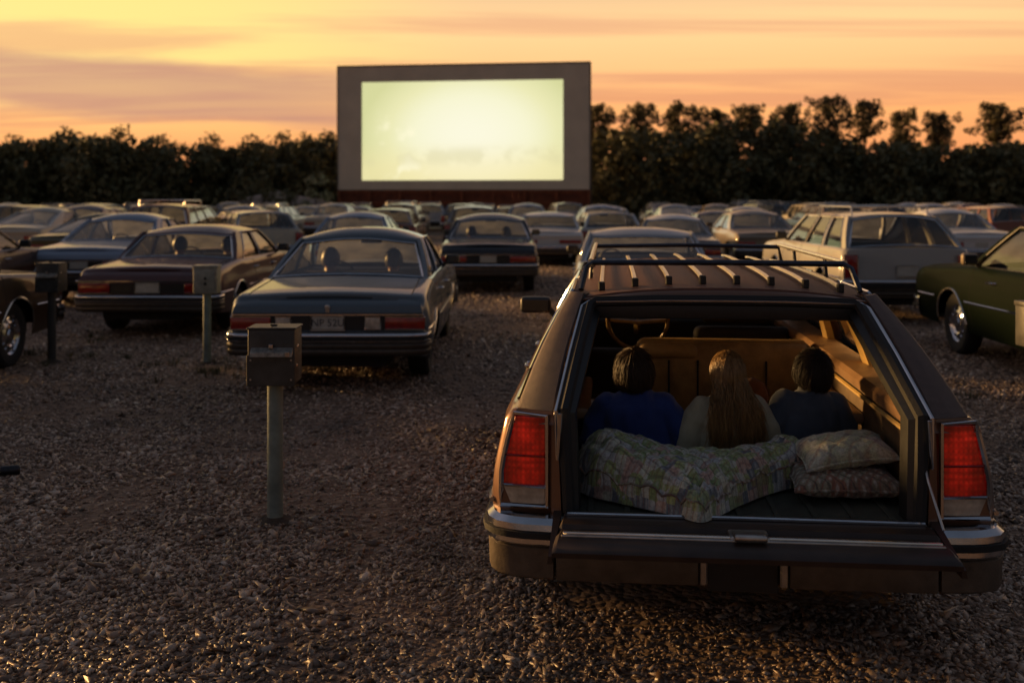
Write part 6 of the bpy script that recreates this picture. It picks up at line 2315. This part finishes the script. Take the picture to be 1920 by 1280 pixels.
taken = []
MID = [  # kind, px, Y, yaw, colour, sz, label
    ('hardtop', 1028, 27.5, -3, 'white', 1.03, 'white sedan between the black sedan and the silver sedan', None),
    ('sedan', 1275, 22.5, -5, 'grey', 1.0, 'grey car with a pale roof above the open wagon roof rack', 'white'),
    ('coupe', 1285, 42, 0, 'silver', 1.12, 'silver coupe behind the pale-roofed grey car', None),
    ('sedan', 1145, 38, 4, 'light_blue', 1.1, 'bluish sedan right of the screen foot', None),
    ('wagon', 1150, 30, 0, 'white', 1.0, 'white wagon behind the silver sedan', None),
    ('rackwagon', 285, 26, 3, 'rust', 1.18, 'rust brown station wagon with a roof rack behind the light blue sedan', None),
    ('sedan', 105, 30.5, 2, 'maroon', 1.12, 'dark red sedan left of the rack-topped rust wagon', None),
    ('coupe', 118, 24.5, 0, 'olive', 1.02, 'olive coupe just behind the roof of the light blue sedan', None),
    ('wagon', 505, 27, 26, 'cream', 1.05, 'cream wagon turned askew between the maroon and steel blue sedans', 'white'),
    ('sedan', 640, 21.5, 0, 'light_blue', 1.05, 'pale blue sedan seen just above the steel blue sedan', None),
    ('wagon', 722, 31, 2, 'rust', 1.06, 'rust-coloured wagon right of the pale blue sedan', None),
    ('rackwagon', 745, 44, 0, 'cream', 1.13, 'cream wagon with a roof rack below the left half of the screen', None),
    ('wagon', 885, 33.5, 0, 'tan', 1.10, 'wide tan wagon right behind the black sedan', None),
    ('sedan', 985, 43, -3, 'silver', 1.12, 'silver sedan below the right half of the screen', None),
    ('sedan', 1452, 26, 0, 'tan', 1.05, 'tan sedan seen at the left front of the pale grey wagon', None),
    ('sedan', 1845, 25, -2, 'white', 1.08, 'white sedan between the pale grey wagon and the dark green car', None),
    ('wagon', 1915, 33, 0, 'rust', 1.1, 'rust wagon behind the roof of the dark green car', None),
    ('coupe', 8, 29, 0, 'cream', 1.1, 'cream coupe cut by the left edge in the middle rows', None),
    ('sedan', 1372, 31, 0, 'dark_brown', 1.0, 'dark brown sedan behind the pale grey wagon hood', None),
    ('sedan', 420, 34, 0, 'grey', 1.1, 'grey sedan behind the cream askew wagon', None),
]
for kind, px, Y, yaw, colr, sz, lab, rc in MID:
    X = gx(px, Y)
    taken.append((X, Y))
    park(kind, X, Y, yaw, colr, lab, sz, rc)

FAR_ROWS = [(38.5, 'fifth row before the screen'), (45, 'fourth row before the screen'), (51.5, 'third row before the screen'), (58, 'second row before the screen'), (64.5, 'front row before the screen')]
NAMES = dict(sedan='sedan', coupe='coupe', wagon='station wagon', rackwagon='rack-topped wagon', hardtop='hardtop')
ORD = ['first', 'second', 'third', 'fourth', 'fifth', 'sixth', 'seventh', 'eighth', 'ninth', 'tenth', 'eleventh', 'twelfth', 'thirteenth', 'fourteenth', 'fifteenth', 'sixteenth', 'seventeenth', 'eighteenth', 'nineteenth', 'twentieth', 'twenty-first', 'twenty-second']
fr = random.Random(21)
for Yr, rname in FAR_ROWS:
    half = Yr * 0.515
    X = -half + fr.uniform(0, 1)
    k = 0
    while X < half:
        Y = Yr + fr.uniform(-0.8, 0.8)
        free = all(abs(X - a) > 2.4 or abs(Y - b) > 5.8 for a, b in taken)
        if free and fr.random() < 0.88 and k < len(ORD):
            kind = fr.choice(['sedan', 'sedan', 'coupe', 'wagon', 'hardtop', 'rackwagon'])
            colr = fr.choice(['white', 'white', 'silver', 'silver', 'grey', 'tan', 'rust', 'maroon', 'light_blue', 'cream', 'cream', 'navy', 'dark_brown', 'steel_blue'])
            park(kind, X, Y, fr.uniform(-5, 5), colr, 'distant %s %s, %s from the left in the %s' % (colr.replace('_', ' '), NAMES[kind], ORD[k], rname), fr.uniform(0.97, 1.13), None, 'distant cars in the far rows')
            taken.append((X, Y))
            k += 1
        X += fr.uniform(2.5, 3.1)


# ------------------------------------------------------------------ people in the parked cars, litter
for car_, who in ((blue_car, 'steel blue sedan'), (maroon_car, 'maroon sedan'), (black_car, 'black sedan')):
    sc_ = 1.14
    seat_adult(car_, -0.42, 2.58, 0.275, 'person with dark hair at the wheel of the ' + who, R(-4), sc_)
    seat_adult(car_, 0.34, 2.60, 0.262, 'person in the passenger seat of the ' + who, R(6), sc_)


def build_litter():
    Y = 6.75
    X = gx(18, Y)
    mb = MB()
    n = 16
    rows = []
    for j, (r, h) in enumerate([(0.028, 0.0), (0.036, 0.002), (0.038, 0.012), (0.038, 0.10), (0.034, 0.118), (0.026, 0.124), (0.024, 0.120)]):
        row = []
        for k in range(n):
            a = 2 * math.pi * k / n
            d = 0.70 + 0.3 * abs(math.cos(a + 0.4)) if 2 <= j <= 3 else 0.9
            row.append((h - 0.06, r * d * math.cos(a), r * 0.9 * math.sin(a)))
        rows.append(row)
    mb.grid(rows, True)
    root = mb.build('drink_can', plain('can_paint', (0.03, 0.03, 0.035), 0.35, 0.6, 0.4, 30), None)
    root.location = (X, Y, 0.045)
    root.rotation_euler = (0.2, 0.05, 0.5)
    tag(root, 'crushed dark drink can lying on the gravel at the left edge', 'can')
    mb = MB()
    mb.lathe([(0.0, 0.0), (0.024, 0.0), (0.0245, 0.003), (0.0, 0.003)], 14, 'x', (0.061, 0, 0))
    mb.build('can_end', 'bright_trim', root)


build_litter()
